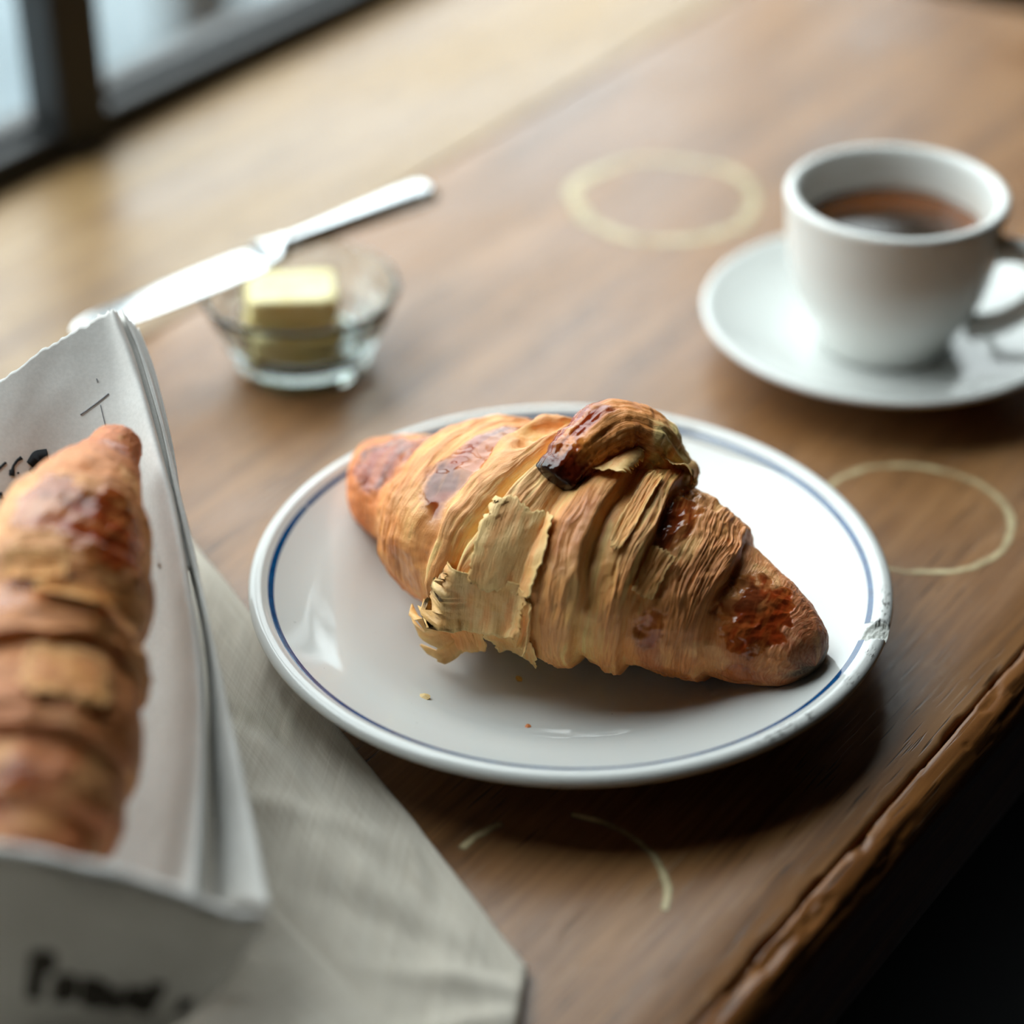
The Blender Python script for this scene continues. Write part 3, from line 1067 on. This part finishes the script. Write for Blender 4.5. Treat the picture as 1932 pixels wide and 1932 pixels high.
def flake(cr, thing, s0, p0, ds, dp, seed, tint=C_PALE, off=0.0004, lift=(0, 0, 0, 0), curl=2.0, skew=0.0, jag=0.16, name='flake'):
    """thin leaf of pastry on the roll; lift = metres raised at the (s-, s+, phi-, phi+) edges"""
    n_, m = 34, 34
    a = np.linspace(-1, 1, n_)[:, None]
    b = np.linspace(-1, 1, m)[None]
    A, B = np.broadcast_arrays(a, b)
    A, B = A.copy(), B.copy()
    # ragged outline
    ea = 1 + jag * 2 * (fbm(B * 2.5 + 11, seed * 1.7, seed, 4) - 0.5) + jag * .7 * (vnoise(B * 14, 1.0 + seed, seed) - .5)
    eb = 1 + jag * 2 * (fbm(A * 2.5 + 31, seed * 2.7, seed + 3, 4) - 0.5) + jag * .7 * (vnoise(A * 14, 5.0 + seed, seed + 1) - .5)
    # rounder corners
    k = 1 - 0.10 * (A ** 4) * (B ** 4)
    A2, B2 = A * ea * k, B * eb * k
    s = s0 + ds * (A2 + skew * B2)
    p = p0 + dp * B2
    h = off + lift[0] * np.clip(-A, 0, 1) ** curl + lift[1] * np.clip(A, 0, 1) ** curl + lift[2] * np.clip(-B, 0, 1) ** curl + lift[3] * np.clip(B, 0, 1) ** curl
    h = h + 0.0012 * (fbm(A * 2 + 7, B * 2 + seed, seed + 9, 3) - .5) + 0.0005 * (fbm(A * 9 + 7, B * 1.5 + seed, seed + 19, 3) - .5)
    base = cr.surface(s, p, detail=False)
    e = 1e-3
    du = cr.surface(s + e, p, detail=False) - cr.surface(s - e, p, detail=False)
    dv = cr.surface(s, p + e, detail=False) - cr.surface(s, p - e, detail=False)
    nr = np.cross(du, dv)
    nr /= np.linalg.norm(nr, axis=-1)[..., None] + 1e-12
    out = base - cr.base(s, p)[0]
    nr *= np.sign((nr * out).sum(-1))[..., None]
    v = base + nr * (h + 0.0004)[..., None]
    if cr is cro1:
        v = rest(v)
    o = mesh_obj(name, v, np.ascontiguousarray(grid_faces(n_, m)), M['pastry'], thing)
    edge = np.maximum(np.abs(A), np.abs(B)) ** 6
    r = fbm(A * 6 + seed, B * 1.2, seed, 3)
    c = mixc(np.broadcast_to(tint * np.array([.92, .86, .90]), A.shape + (3,)), C_TAN, sstep(.40, .75, r) * .6)
    c = mixc(c, C_GOLD, sstep(.45, .7, fbm(A * 1.5 + 3, B * 1.5 + seed, seed + 5, 2)) * .5)
    c = mixc(c, C_PALE, edge * .6)
    paint(o, np.clip(c, 0, .95), np.zeros(A.shape), np.stack([s, p * .15, 0 * s], -1))
    sm = o.modifiers.new('thickness', 'SOLIDIFY')
    sm.thickness = 0.00025
    sm.offset = 0
    return o


def curled_tip():
    """the pointed end of the dough, wrapped over the top and ending in a dark burnt stub"""
    pts = [(.0265, .0095, .050), (.0235, .0085, .0595), (.0190, .0070, .0665), (.0112, .0035, .0715), (.0035, -.0045, .0715), (-.0018, -.0100, .0692), (-.0062, -.0150, .0655)]
    rad = [.0140, .0138, .0128, .0112, .0094, .0082, .0074]
    n_, m = 200, 120
    c = smooth_curve(pts, n_)
    u = np.linspace(0, 1, n_)
    r = np.interp(u, np.linspace(0, 1, len(rad)), rad) * np.sqrt(np.clip(1 - (np.clip(u - .955, 0, 1) / .0455) ** 2, 0.0, 1))
    t = np.gradient(c, axis=0)
    t /= np.linalg.norm(t, axis=1)[:, None]
    b = np.cross(t, np.array([0, 0, 1.0]))
    b /= np.linalg.norm(b, axis=1)[:, None]
    nn = np.cross(b, t)
    th = np.linspace(0, 2 * np.pi, m, endpoint=False)
    U, TT = np.meshgrid(u, th, indexing='ij')
    rid = fbm(np.cos(TT) * 3 + 4, np.sin(TT) * 3 + U * 2.5 + 4, 9, 4) - .5
    wr = fbm(U * 14, np.cos(TT) * 1.5 + np.sin(TT) + 6, 19, 4) - .5
    st = fbm(np.cos(TT) * 9 + 40, np.sin(TT) * 9 + U * 3 + 40, 29, 4) - .5
    rr = r[:, None] * (1 + 0.20 * rid + 0.26 * wr + 0.07 * st + .05 * sstep(.8, 1, U) * np.sin(5 * TT)) * (1 - .08 * np.cos(2 * TT))
    v = c[:, None] + rr[..., None] * (np.cos(TT)[..., None] * b[:, None] + 0.82 * np.sin(TT)[..., None] * nn[:, None])
    o = mesh_obj('curled_tip', v, np.ascontiguousarray(grid_faces(n_, m, wrap_v=True)), M['pastry'], croissant)
    big = fbm(U * 9 + 3, np.cos(TT) * 1.5 + 4, 25, 4)
    crest = .5 + .5 * np.sin(TT - .5)
    red = mixc(np.broadcast_to(C_GLAZE, U.shape + (3,)), C_DARK, sstep(.45, .7, big))
    col = mixc(red, L3(206, 132, 66), sstep(.50, .66, .45 * crest + .55 * big + .30 * (.45 - U)))
    col = mixc(col, C_PALE, sstep(.55, .75, .35 * crest + .5 * big + .75 * (.40 - U)))
    col = mixc(col, C_TAN, sstep(.08, .22, st) * .5)
    col = mixc(col, C_DARK, sstep(.74, .88, U + .15 * rid))
    col = mixc(col, C_BURN, sstep(.88, .97, U + .15 * wr))
    gl = np.clip(1 - sstep(.46, .62, .45 * crest + .55 * big + .30 * (.45 - U)) + sstep(.6, .8, U), 0, 1) * .85
    paint(o, col, gl, np.stack([TT * .03, U * .1, 0 * U], -1))
    o['label'] = 'curled pointed end with a burnt tip'


curled_tip()

FL = [
    # s, phi(deg), ds, dphi(deg), lift(s-,s+,phi-,phi+)
    (.445, 34, .052, 21, (.0006, .0012, .0004, .0006), C_PALE),
    (.420, 5, .064, 13, (.0050, .001, .0040, .0), C_PALE),
    (.372, -20, .032, 13, (.0065, .0, .0045, .0), C_GOLD),
    (.455, -23, .046, 15, (.001, .001, .0025, .0), C_PALE),
    (.490, -1, .012, 12, (.001, .003, .003, .0), C_PALE),
    (.503, 96, .028, 16, (.001, .002, .001, .001), C_PALE),
    (.572, 122, .024, 16, (.001, .002, .002, .001), C_PALE),
    (.562, 74, .011, 24, (.0001, .0006, .0004, .0004), C_GOLD),
    (.642, 48, .026, 14, (.0004, .0004, .0, .0010), C_GOLD),
]
for k, (s0, p0, ds, dp, lf, tc) in enumerate(FL):
    flake(cro1, croissant, s0, R_(p0), ds, R_(dp), 3 + k * 7, tc, lift=lf)

# loose crumbs on the plate
def crumb(x, y, size, col, label, seed):
    n_ = 9
    th = np.linspace(0, 2 * np.pi, n_, endpoint=False)
    r = size * (0.55 + 0.6 * vnoise(th * 2, seed + .5, seed))
    z0 = float(plate_z(math.hypot(x, y)))
    top = [(r[i] * math.cos(th[i]) * 1.3, r[i] * math.sin(th[i]), size * .35 * (0.6 + 0.6 * float(vnoise(i * 1.3, seed, 9)))) for i in range(n_)]
    bot = [(a * .9, b * .9, 0.0) for a, b, c in top]
    v = top + bot + [(0, 0, size * .55), (0, 0, 0)]
    f = [(i, (i + 1) % n_, 2 * n_) for i in range(n_)] + [(n_ + i, n_ + (i + 1) % n_, (i + 1) % n_, i) for i in range(n_)] + [(n_ + (i + 1) % n_, n_ + i, 2 * n_ + 1) for i in range(n_)]
    o = mesh_obj('pastry_crumb', v, f, plain('crumb_%d' % seed, col, .6), None, False)
    o.location = (x, y, z0 + 0.0001)
    o.rotation_euler = (0, 0, seed)
    tag(o, label, 'crumb', 'loose crumbs on the plate')


CRUMBS = [(-.0160, -.0330, .0011, srgb(214, 164, 70), 'tiny yellow crumb on the plate just below the croissant'),
          (-.0440, -.0480, .0016, srgb(222, 190, 128), 'pale flat crumb near the front left of the plate'),
          (-.0135, -.0600, .0011, srgb(206, 120, 60), 'orange crumb near the front edge of the plate')]
for k, (x, y, sz, c_, lb) in enumerate(CRUMBS):
    crumb(x, y, sz, c_, lb, k + 2)

# ------------------------------------------------------------------ linen napkin
n = NT('linen')
uvn = n.new('ShaderNodeAttribute', attribute_name='weave')
wv = uvn.outputs['Vector']
wx = n.new('ShaderNodeTexWave', wave_type='BANDS', bands_direction='X')
wx.inputs['Scale'].default_value = 480
wx.inputs['Distortion'].default_value = 1.2
wx.inputs['Detail Scale'].default_value = 2
n.set(wx.inputs['Vector'], wv)
wy = n.new('ShaderNodeTexWave', wave_type='BANDS', bands_direction='Y')
wy.inputs['Scale'].default_value = 480
wy.inputs['Distortion'].default_value = 1.2
n.set(wy.inputs['Vector'], wv)
slub = n.noise(n.mapping(wv, (30, 900, 1)), 1.0, 3, 0.6)
slub2 = n.noise(n.mapping(wv, (900, 30, 1)), 1.0, 3, 0.6)
wh = n.math('ADD', n.math('MULTIPLY', wx.outputs['Fac'], 0.5), n.math('MULTIPLY', wy.outputs['Fac'], 0.5))
ns_ = n.math('ADD', n.math('MULTIPLY', slub, .5), n.math('MULTIPLY', slub2, .5))
col = n.ramp(ns_, [(0.35, srgb(212, 201, 184)), (0.65, srgb(238, 230, 216))])
col = n.mix(n.range(wh, 0.2, 0.8, 0.35, 0.0), col, srgb(140, 128, 110))
M['linen'] = n.done(n.principled(col, 0.85, spec=0.2, sheen=0.2, normal=n.bump(n.math('ADD', wh, ns_), 0.5, 0.0006)))

napkin = empty('linen_napkin', (0, 0, 0))
tag(napkin, 'folded oatmeal linen napkin lying left of the plate', 'napkin')


def cloth(name, corner, e1, e2, L1, L2, h0, thick, seed, wr, parent, skirt=True, extra=None):
    """folded cloth: upper face over e1 x e2 with a soft rolled edge at both near sides"""
    e1 = np.array(e1) / np.linalg.norm(e1)
    e2 = np.array(e2) / np.linalg.norm(e2)
    na, nb = 220, 220
    roll = thick * 0.9
    # edge roll parameter : negative values go round and under
    la = np.concatenate([-np.linspace(1, 0.08, 10), np.linspace(0, 1, na) ** 1.15])
    lb = np.concatenate([-np.linspace(1, 0.08, 10), np.linspace(0, 1, nb) ** 1.15])
    A, B = np.meshgrid(la, lb, indexing='ij')

    def prof(q, Lq):
        d = np.where(q < 0, roll * (1 - np.sin(-q * np.pi / 2 * 2).clip(0) * 0 - np.cos(np.pi * (1 + q) / 2 * 0)) * 0, q * Lq)
        # distance inwards and drop
        ang = np.clip(-q, 0, 1) * np.pi
        inn = np.where(q < 0, -roll * 0.6 * np.sin(ang), q * Lq)
        drop = np.where(q < 0, thick * 0.5 * (1 - np.cos(ang)), 0)
        return inn, drop
    ia, da = prof(A, L1)
    ib, db = prof(B, L2)
    wob = 0.0012 * (fbm(B * L2 * 60, 3.3, seed, 3) - .5)
    wob2 = 0.0030 * (fbm(A * L1 * 30, 7.3, seed + 1, 3) - .5)
    x = corner[0] + e1[0] * (ia + wob2 * 0) + e2[0] * (ib + wob2)
    y = corner[1] + e1[1] * (ia + wob) + e2[1] * (ib + wob2)
    drop = np.maximum(da, db)
    inner = sstep(0, 0.012, np.minimum(ia, ib))
    w = (fbm(ia * 30 + ib * 14, ib * 30 - ia * 8, seed + 4, 4) - .5) * wr + (fbm(ia * 90 + 9, ib * 26, seed + 6, 3) - .5) * wr * .35
    z = h0 + thick - drop + w * (0.25 + .75 * inner) * (drop <= 0) + (w * .25) * (drop > 0) * (1 - drop / thick)
    if extra is not None:
        z = z + extra(x, y) * (1 - drop / thick)
    z = np.maximum(z, h0 + 0.0002)
    # stays clear of the plate that overhangs it
    z = np.where(np.hypot(x, y) < 0.106, np.minimum(z, 0.0085), z)
    v = np.stack([x, y, z], -1)
    o = mesh_obj(name, v, np.ascontiguousarray(grid_faces(len(la), len(lb))), M['linen'], parent)
    a = o.data.attributes.new('weave', 'FLOAT_VECTOR', 'POINT')
    a.data.foreach_set('vector', np.stack([ia, ib, 0 * ia], -1).astype(np.float32).ravel())
    return o


def napkin_swell(x, y):
    # long soft fold that runs out from under the wrapped pastry
    d = (x + .060) * .80 + (y + .118) * .60
    along = -(x + .060) * .60 + (y + .118) * .80
    z = 0.0035 * np.exp(-(d / .010) ** 2) * np.exp(-(along / .05) ** 2)
    for cx, cy, an, wd, ln, hh in ((-.030, -.158, 2.9, .004, .022, .0022), (-.045, -.140, 2.6, .005, .030, -.0020), (-.028, -.172, 3.3, .004, .020, .0020),
                                   (-.085, -.070, 2.2, .0045, .030, .0016), (-.100, -.050, 2.5, .004, .025, -.0014), (-.075, -.095, 2.75, .005, .035, .0018),
                                   (-.055, -.112, 2.35, .004, .030, -.0015)):
        ca, sa = math.cos(an), math.sin(an)
        u_, v_ = (x - cx) * ca + (y - cy) * sa, -(x - cx) * sa + (y - cy) * ca
        z = z + hh * np.exp(-(v_ / wd) ** 2) * np.exp(-(u_ / ln) ** 2)
    return z


cloth('lower_layers', (-.0156, -.1506), (-.492, .871), (-.12, -.99), .36, .30, 0.0, .0052, 5, .0032, napkin, extra=napkin_swell)
cloth('upper_fold', (-.0880, -.1290), (-.80, -.60), (.62, -.78), .22, .22, 0.0052, .0045, 25, .0030, napkin)

# ------------------------------------------------------------------ newspaper wrapping with a second croissant
n = NT('newsprint')
pc = n.coord()
pn = n.noise(pc, 40.0, 4, 0.6)
pf = n.noise(pc, 900.0, 3, 0.6)
col = n.ramp(pn, [(0.35, srgb(226, 223, 218)), (0.7, srgb(238, 236, 232))])
col = n.mix(n.range(pf, 0.3, 0.7, 0.0, 0.12), col, srgb(150, 148, 142))
bs = n.principled(col, 0.8, spec=0.2, normal=n.bump(pn, 0.15, 0.002))
tl = n.new('ShaderNodeBsdfTranslucent')
n.set(tl.inputs['Color'], col)
mx = n.new('ShaderNodeMixShader')
mx.inputs[0].default_value = 0.03
n.t.links.new(bs, mx.inputs[1])
n.t.links.new(tl.outputs[0], mx.inputs[2])
M['paper'] = n.done(mx.outputs[0])
M['ink'] = plain('print_ink', srgb(38, 38, 40), 0.8, spec=0.15)
M['ink_soft'] = plain('print_ink_soft', srgb(70, 66, 60), 0.8, spec=0.15)
M['ink_grey'] = plain('print_ink_grey', srgb(140, 140, 142), 0.8, spec=0.15)

TO = [(-0.1957, -0.0257, 0.0831), (-0.1951, -0.0409, 0.0749), (-0.1934, -0.0575, 0.0664), (-0.1914, -0.0747, 0.0589), (-0.1894, -0.0923, 0.0506), (-0.1865, -0.1104, 0.0471), (-0.1818, -0.1327, 0.0444), (-0.1768, -0.1553, 0.0432), (-0.1726, -0.1736, 0.0429)]
TL = [(-0.1695, 0.0025, 0.091), (-0.1704, -0.0165, 0.0807), (-0.1698, -0.0343, 0.0704), (-0.1697, -0.0502, 0.0593), (-0.1686, -0.0667, 0.0492), (-0.167, -0.0854, 0.0395), (-0.1631, -0.1099, 0.0336), (-0.1588, -0.1337, 0.0306), (-0.1553, -0.1532, 0.0285)]
TC = [(-0.1558, 0.0175, 0.0953), (-0.1542, 0.0007, 0.0847), (-0.1519, -0.0183, 0.0708), (-0.1499, -0.0337, 0.0588), (-0.1478, -0.0505, 0.0464), (-0.1458, -0.0703, 0.035), (-0.143, -0.0959, 0.0293), (-0.1407, -0.1224, 0.024), (-0.1389, -0.1436, 0.0212)]
TR = [(-0.1429, 0.0288, 0.0977), (-0.1374, 0.0102, 0.0863), (-0.1312, -0.0132, 0.0749), (-0.127, -0.0294, 0.0633), (-0.1214, -0.0504, 0.0519), (-0.1181, -0.0718, 0.0417), (-0.116, -0.099, 0.0337), (-0.1151, -0.1254, 0.0285), (-0.1146, -0.1473, 0.0247)]
RI = [(-0.1393, 0.0319, 0.0987), (-0.1308, 0.0112, 0.0894), (-0.1217, -0.0165, 0.0807), (-0.115, -0.0385, 0.0731), (-0.1087, -0.0649, 0.0662), (-0.103, -0.0915, 0.0589), (-0.0994, -0.119, 0.0541), (-0.0972, -0.1479, 0.0506), (-0.096, -0.1722, 0.0503)]
GV = [(-0.1385, 0.0376, 0.0928), (-0.1317, 0.0224, 0.0847), (-0.1228, -0.0038, 0.0745), (-0.116, -0.0269, 0.0653), (-0.1098, -0.0503, 0.0556), (-0.1041, -0.0757, 0.0467), (-0.1009, -0.1035, 0.0412), (-0.0986, -0.1299, 0.0344), (-0.097, -0.1539, 0.031)]
RO = [(-0.1375, 0.0367, 0.0951), (-0.1307, 0.0225, 0.0883), (-0.1217, -0.0046, 0.0787), (-0.1148, -0.0285, 0.0701), (-0.108, -0.0511, 0.0617), (-0.1011, -0.0772, 0.057), (-0.093, -0.1105, 0.0524), (-0.085, -0.1419, 0.047), (-0.0786, -0.17, 0.0446)]
FT = [(-0.1573, -0.2035, 0.0968), (-0.1328, -0.1979, 0.0873), (-0.1169, -0.1923, 0.0777), (-0.1, -0.1895, 0.0676), (-0.0867, -0.1843, 0.0557), (-0.0788, -0.1784, 0.0465)]
FB = [(-0.1741, -0.1886, 0.0118), (-0.1519, -0.1886, 0.0118), (-0.1363, -0.1884, 0.0121), (-0.1223, -0.1865, 0.0114), (-0.1097, -0.1829, 0.0112), (-0.0994, -0.1786, 0.0123)]

wrap = empty('newspaper_wrap', (0, 0, 0))
tag(wrap, 'newspaper folded into a sleeve around the croissant on the left', 'newspaper')


def sheet_grid(cols, nr, nc):
    """cols: list of column curves (each a list of points from top to bottom)"""
    C = np.stack([smooth_curve(c, nr) for c in cols], 1)
    return np.stack([smooth_curve(C[i], nc) for i in range(nr)], 0)


def sheet(name, cols, nr=120, nc=120, torn=0.0, seed=1, wr=0.0006, thick=0.00025, parent=None):
    g = sheet_grid(cols, nr, nc)
    du = np.gradient(g, axis=0)
    dv = np.gradient(g, axis=1)
    nn = np.cross(du, dv)
    nn /= np.linalg.norm(nn, axis=-1)[..., None] + 1e-12
    u = np.linspace(0, 1, nr)[:, None]
    w = np.linspace(0, 1, nc)[None]
    g = g + nn * ((fbm(u * 5 + 3, w * 4 + seed, seed, 3) - .5) * 2 * wr)[..., None]
    if torn:
        j = (fbm(w[0] * 14, seed + .5, seed, 4) - .5) * 2 * torn + (vnoise(w[0] * 60, 1.5, seed) - .5) * torn * .8
        k = np.exp(-(u / 0.03) ** 2)
        dirv = du[0] / (np.linalg.norm(du[0], axis=-1)[:, None] + 1e-9)
        g = g + (k * j[None])[..., None] * dirv[None]
    o = mesh_obj(name, g, np.ascontiguousarray(grid_faces(nr, nc)), M['paper'], parent or wrap)
    m = o.modifiers.new('thickness', 'SOLIDIFY')
    m.thickness = thick
    m.offset = 0
    return o, g


arr = lambda l: np.array(l, float)
back, BACK = sheet('back_sheet', [TO, TL, TC, TR, RI, arr(GV) + (0, 0, -.002)], 140, 150, torn=0.0016, seed=3)
down1 = arr(RO) * [1, 1, 0.5] + [-.006, .004, .004]
down2 = arr(RO) * [1, 1, 0] + [-.020, .004, .0112]
sheet('outer_fold', [arr(GV) + (.0004, 0, -.006), (arr(GV) * .35 + arr(RO) * .65) + (0, 0, .0005), RO, arr(RO) * .86 + down1 * .14 + (.0012, 0, 0), down1, down2], 140, 60, torn=0.0012, seed=9)
# staggered page edges beside the torn corner
for k in range(4):
    fade = np.array([1, .9, .7, .4, .05])[:, None]
    o1 = arr(RO)[:5] + fade * np.array([0.0009 * (k + 1) + .0003, 0.0004 * (k + 1), -.0016 * (k + 1)]) - (1 - fade) * np.array([.0015, -.001, .002])
    o0 = o1 + [-.010, .003, -.001]
    o0b = o1 + [-.004, .0015, -.0004]
    sheet('page', [o0, o0b, o1], 60, 12, torn=0.0016, seed=30 + k, wr=.0004)
# front flap with a rolled upper edge
FTa = arr(FT)
FBa = arr(FB)
inner_roll = FTa + [0.0, .006, -.008]
inner_top = FTa + [0.0, .0030, .0002]
flap, FLAP = sheet('front_flap', [inner_roll, inner_top, FTa + [0, -.0012, -.0012], FTa * .7 + FBa * .3 + [.001, -.002, 0], FTa * .35 + FBa * .65 + [.001, -.002, 0], FBa], 100, 90, seed=15, wr=.0012)

C2AX = [(-0.1302, -0.0215, 0.0872), (-0.1332, -0.0380, 0.0862), (-0.1367, -0.0592, 0.0871), (-0.1379, -0.0868, 0.0820), (-0.1386, -0.1121, 0.0750), (-0.1367, -0.1359, 0.0683), (-0.1367, -0.1591, 0.0625), (-0.1345, -0.1817, 0.0577)]
C2A = [.0060, .0098, .0182, .0238, .0256, .0250, .0225, .0150]
cro2 = Croissant(np.arange(8), C2AX, C2A, 0.92, [0, .12, .30, .44, .62, .78, .9, 1], 3, (1, 0, 0), up=(0, -.45, .9), seed=14, low=.9)
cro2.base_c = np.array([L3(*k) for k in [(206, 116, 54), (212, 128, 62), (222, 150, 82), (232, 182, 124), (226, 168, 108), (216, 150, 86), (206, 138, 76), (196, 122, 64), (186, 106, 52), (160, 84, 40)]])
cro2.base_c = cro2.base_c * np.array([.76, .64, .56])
cro2.patches = [(.410, R_(52), .095, R_(38), 1.0), (.375, R_(98), .060, R_(26), .8), (.55, R_(104), .035, R_(22), .5), (.15, R_(60), .04, R_(40), .5), (.885, R_(90), .05, R_(20), .5)]
cro2.old = [(.29, R_(50), .085, R_(40), 1.0), (.30, R_(105), .06, R_(24), .8), (.52, R_(100), .05, R_(30), .7), (.84, R_(95), .06, R_(30), .6), (.10, R_(80), .05, R_(50), .5)]
croissant2 = empty('croissant', (0, 0, 0))
tag(croissant2, 'croissant with a dark glazed top tucked into the newspaper sleeve', 'croissant')
build_croissant(cro2, croissant2, 300, 260, burn=0.0)
for k, (s0, p0, ds, dp, lf, tc) in enumerate([(.50, 92, .024, 18, (.001, .002, .001, .001), C_GOLD), (.545, 66, .018, 24, (.001, .002, .001, .001), C_GOLD), (.69, 66, .045, 24, (.0006, .0006, .0006, .0006), C_TAN)]):
    flake(cro2, croissant2, s0, R_(p0), ds, R_(dp), 103 + k * 5, tc, lift=lf)


# ------------------------------------------------------------------ print on the newspaper
def grid_at(G, u, w):
    a, b = np.clip(u, 0, 1) * (G.shape[0] - 1), np.clip(w, 0, 1) * (G.shape[1] - 1)
    i, j = np.minimum(a.astype(int), G.shape[0] - 2), np.minimum(b.astype(int), G.shape[1] - 2)
    f, g = (a - i)[:, None], (b - j)[:, None]
    return (G[i, j] * (1 - f) + G[i + 1, j] * f) * (1 - g) + (G[i, j + 1] * (1 - f) + G[i + 1, j + 1] * f) * g


def ink(G, pts, width, mat, parent, toward, n_=14, name='ink_stroke'):
    """one printed stroke lying on a sheet; pts in sheet coordinates (u, w)"""
    p = np.array(pts, float)
    d = np.concatenate([[0], np.cumsum(np.linalg.norm(np.diff(p, axis=0), axis=1))])
    t = np.linspace(0, d[-1], n_)
    u, w = np.interp(t, d, p[:, 0]), np.interp(t, d, p[:, 1])
    c = grid_at(G, u, w)
    e = 0.004
    du = grid_at(G, u + e, w) - grid_at(G, u - e, w)
    dw = grid_at(G, u, w + e) - grid_at(G, u, w - e)
    nn = np.cross(du, dw)
    nn /= np.linalg.norm(nn, axis=1)[:, None] + 1e-12
    nn *= np.sign(nn @ np.array(toward))[:, None]
    tg = np.gradient(c, axis=0)
    sd = np.cross(nn, tg)
    sd /= np.linalg.norm(sd, axis=1)[:, None] + 1e-12
    wd = np.broadcast_to(np.asarray(width, float), (n_,)) if np.ndim(width) == 0 else np.interp(np.linspace(0, 1, n_), np.linspace(0, 1, len(width)), width)
    v = np.stack([c + sd * wd[:, None] / 2, c - sd * wd[:, None] / 2], 1) + (nn * 0.00035)[:, None]
    o = mesh_obj(name, v, np.ascontiguousarray(grid_faces(n_, 2)), mat, parent)
    m = o.modifiers.new('thickness', 'SOLIDIFY')
    m.thickness = 0.0001
    m.offset = 0
    return o


UPV = (0, -.3, .9)
ink(BACK, [(.165, .477), (.144, .570)], .00045, M['ink_grey'], back, UPV)
ink(BACK, [(.158, .537), (.194, .544)], .0003, M['ink_grey'], back, UPV)
ink(BACK, [(.112, .536), (.118, .538)], .0004, M['ink_grey'], back, UPV)
ink(BACK, [(.212, .322), (.205, .345), (.210, .380)], [.0024, .0042, .0040], M['ink'], back, UPV)
ink(BACK, [(.230, .330), (.226, .352), (.228, .385)], .0032, M['ink'], back, UPV)
ink(BACK, [(.191, .222), (.184, .250)], .0007, M['ink'], back, UPV)
ink(BACK, [(.214, .268), (.199, .272), (.193, .283), (.192, .297)], [.0018, .0007, .0008, .0012], M['ink'], back, UPV)
ink(BACK, [(.205, .268), (.216, .269)], .0016, M['ink'], back, UPV)
ink(BACK, [(.216, .284), (.217, .290)], .0006, M['ink'], back, UPV)
ink(BACK, [(.236, .238), (.250, .243)], .0010, M['ink'], back, UPV)

HEAD = [[[(.313, .570), (.313, .668)], [(.313, .576), (.345, .578), (.345, .606), (.316, .612)]],
        [[(.394, .614), (.394, .672)], [(.394, .620), (.416, .620), (.418, .668)]],
        [[(.468, .612), (.474, .674)], [(.468, .622), (.508, .628), (.506, .674), (.474, .674)]],
        [[(.545, .630), (.550, .676), (.578, .680), (.604, .664), (.606, .628)]],
        [[(.620, .626), (.640, .690), (.655, .652), (.668, .694), (.680, .606)]]]
FRV = (.1, -.9, .2)
for letter in HEAD:
    for st_ in letter:
        st_ = [(u_ + .018 + (w_ - .573) * .2, .663 + (w_ - .573) * 1.45) for u_, w_ in st_]
        ink(FLAP, st_, .0038, M['ink_soft'], flap, FRV, 18)
ink(FLAP, [(.845, .77), (.865, .85)], .0035, M['ink'], flap, FRV)
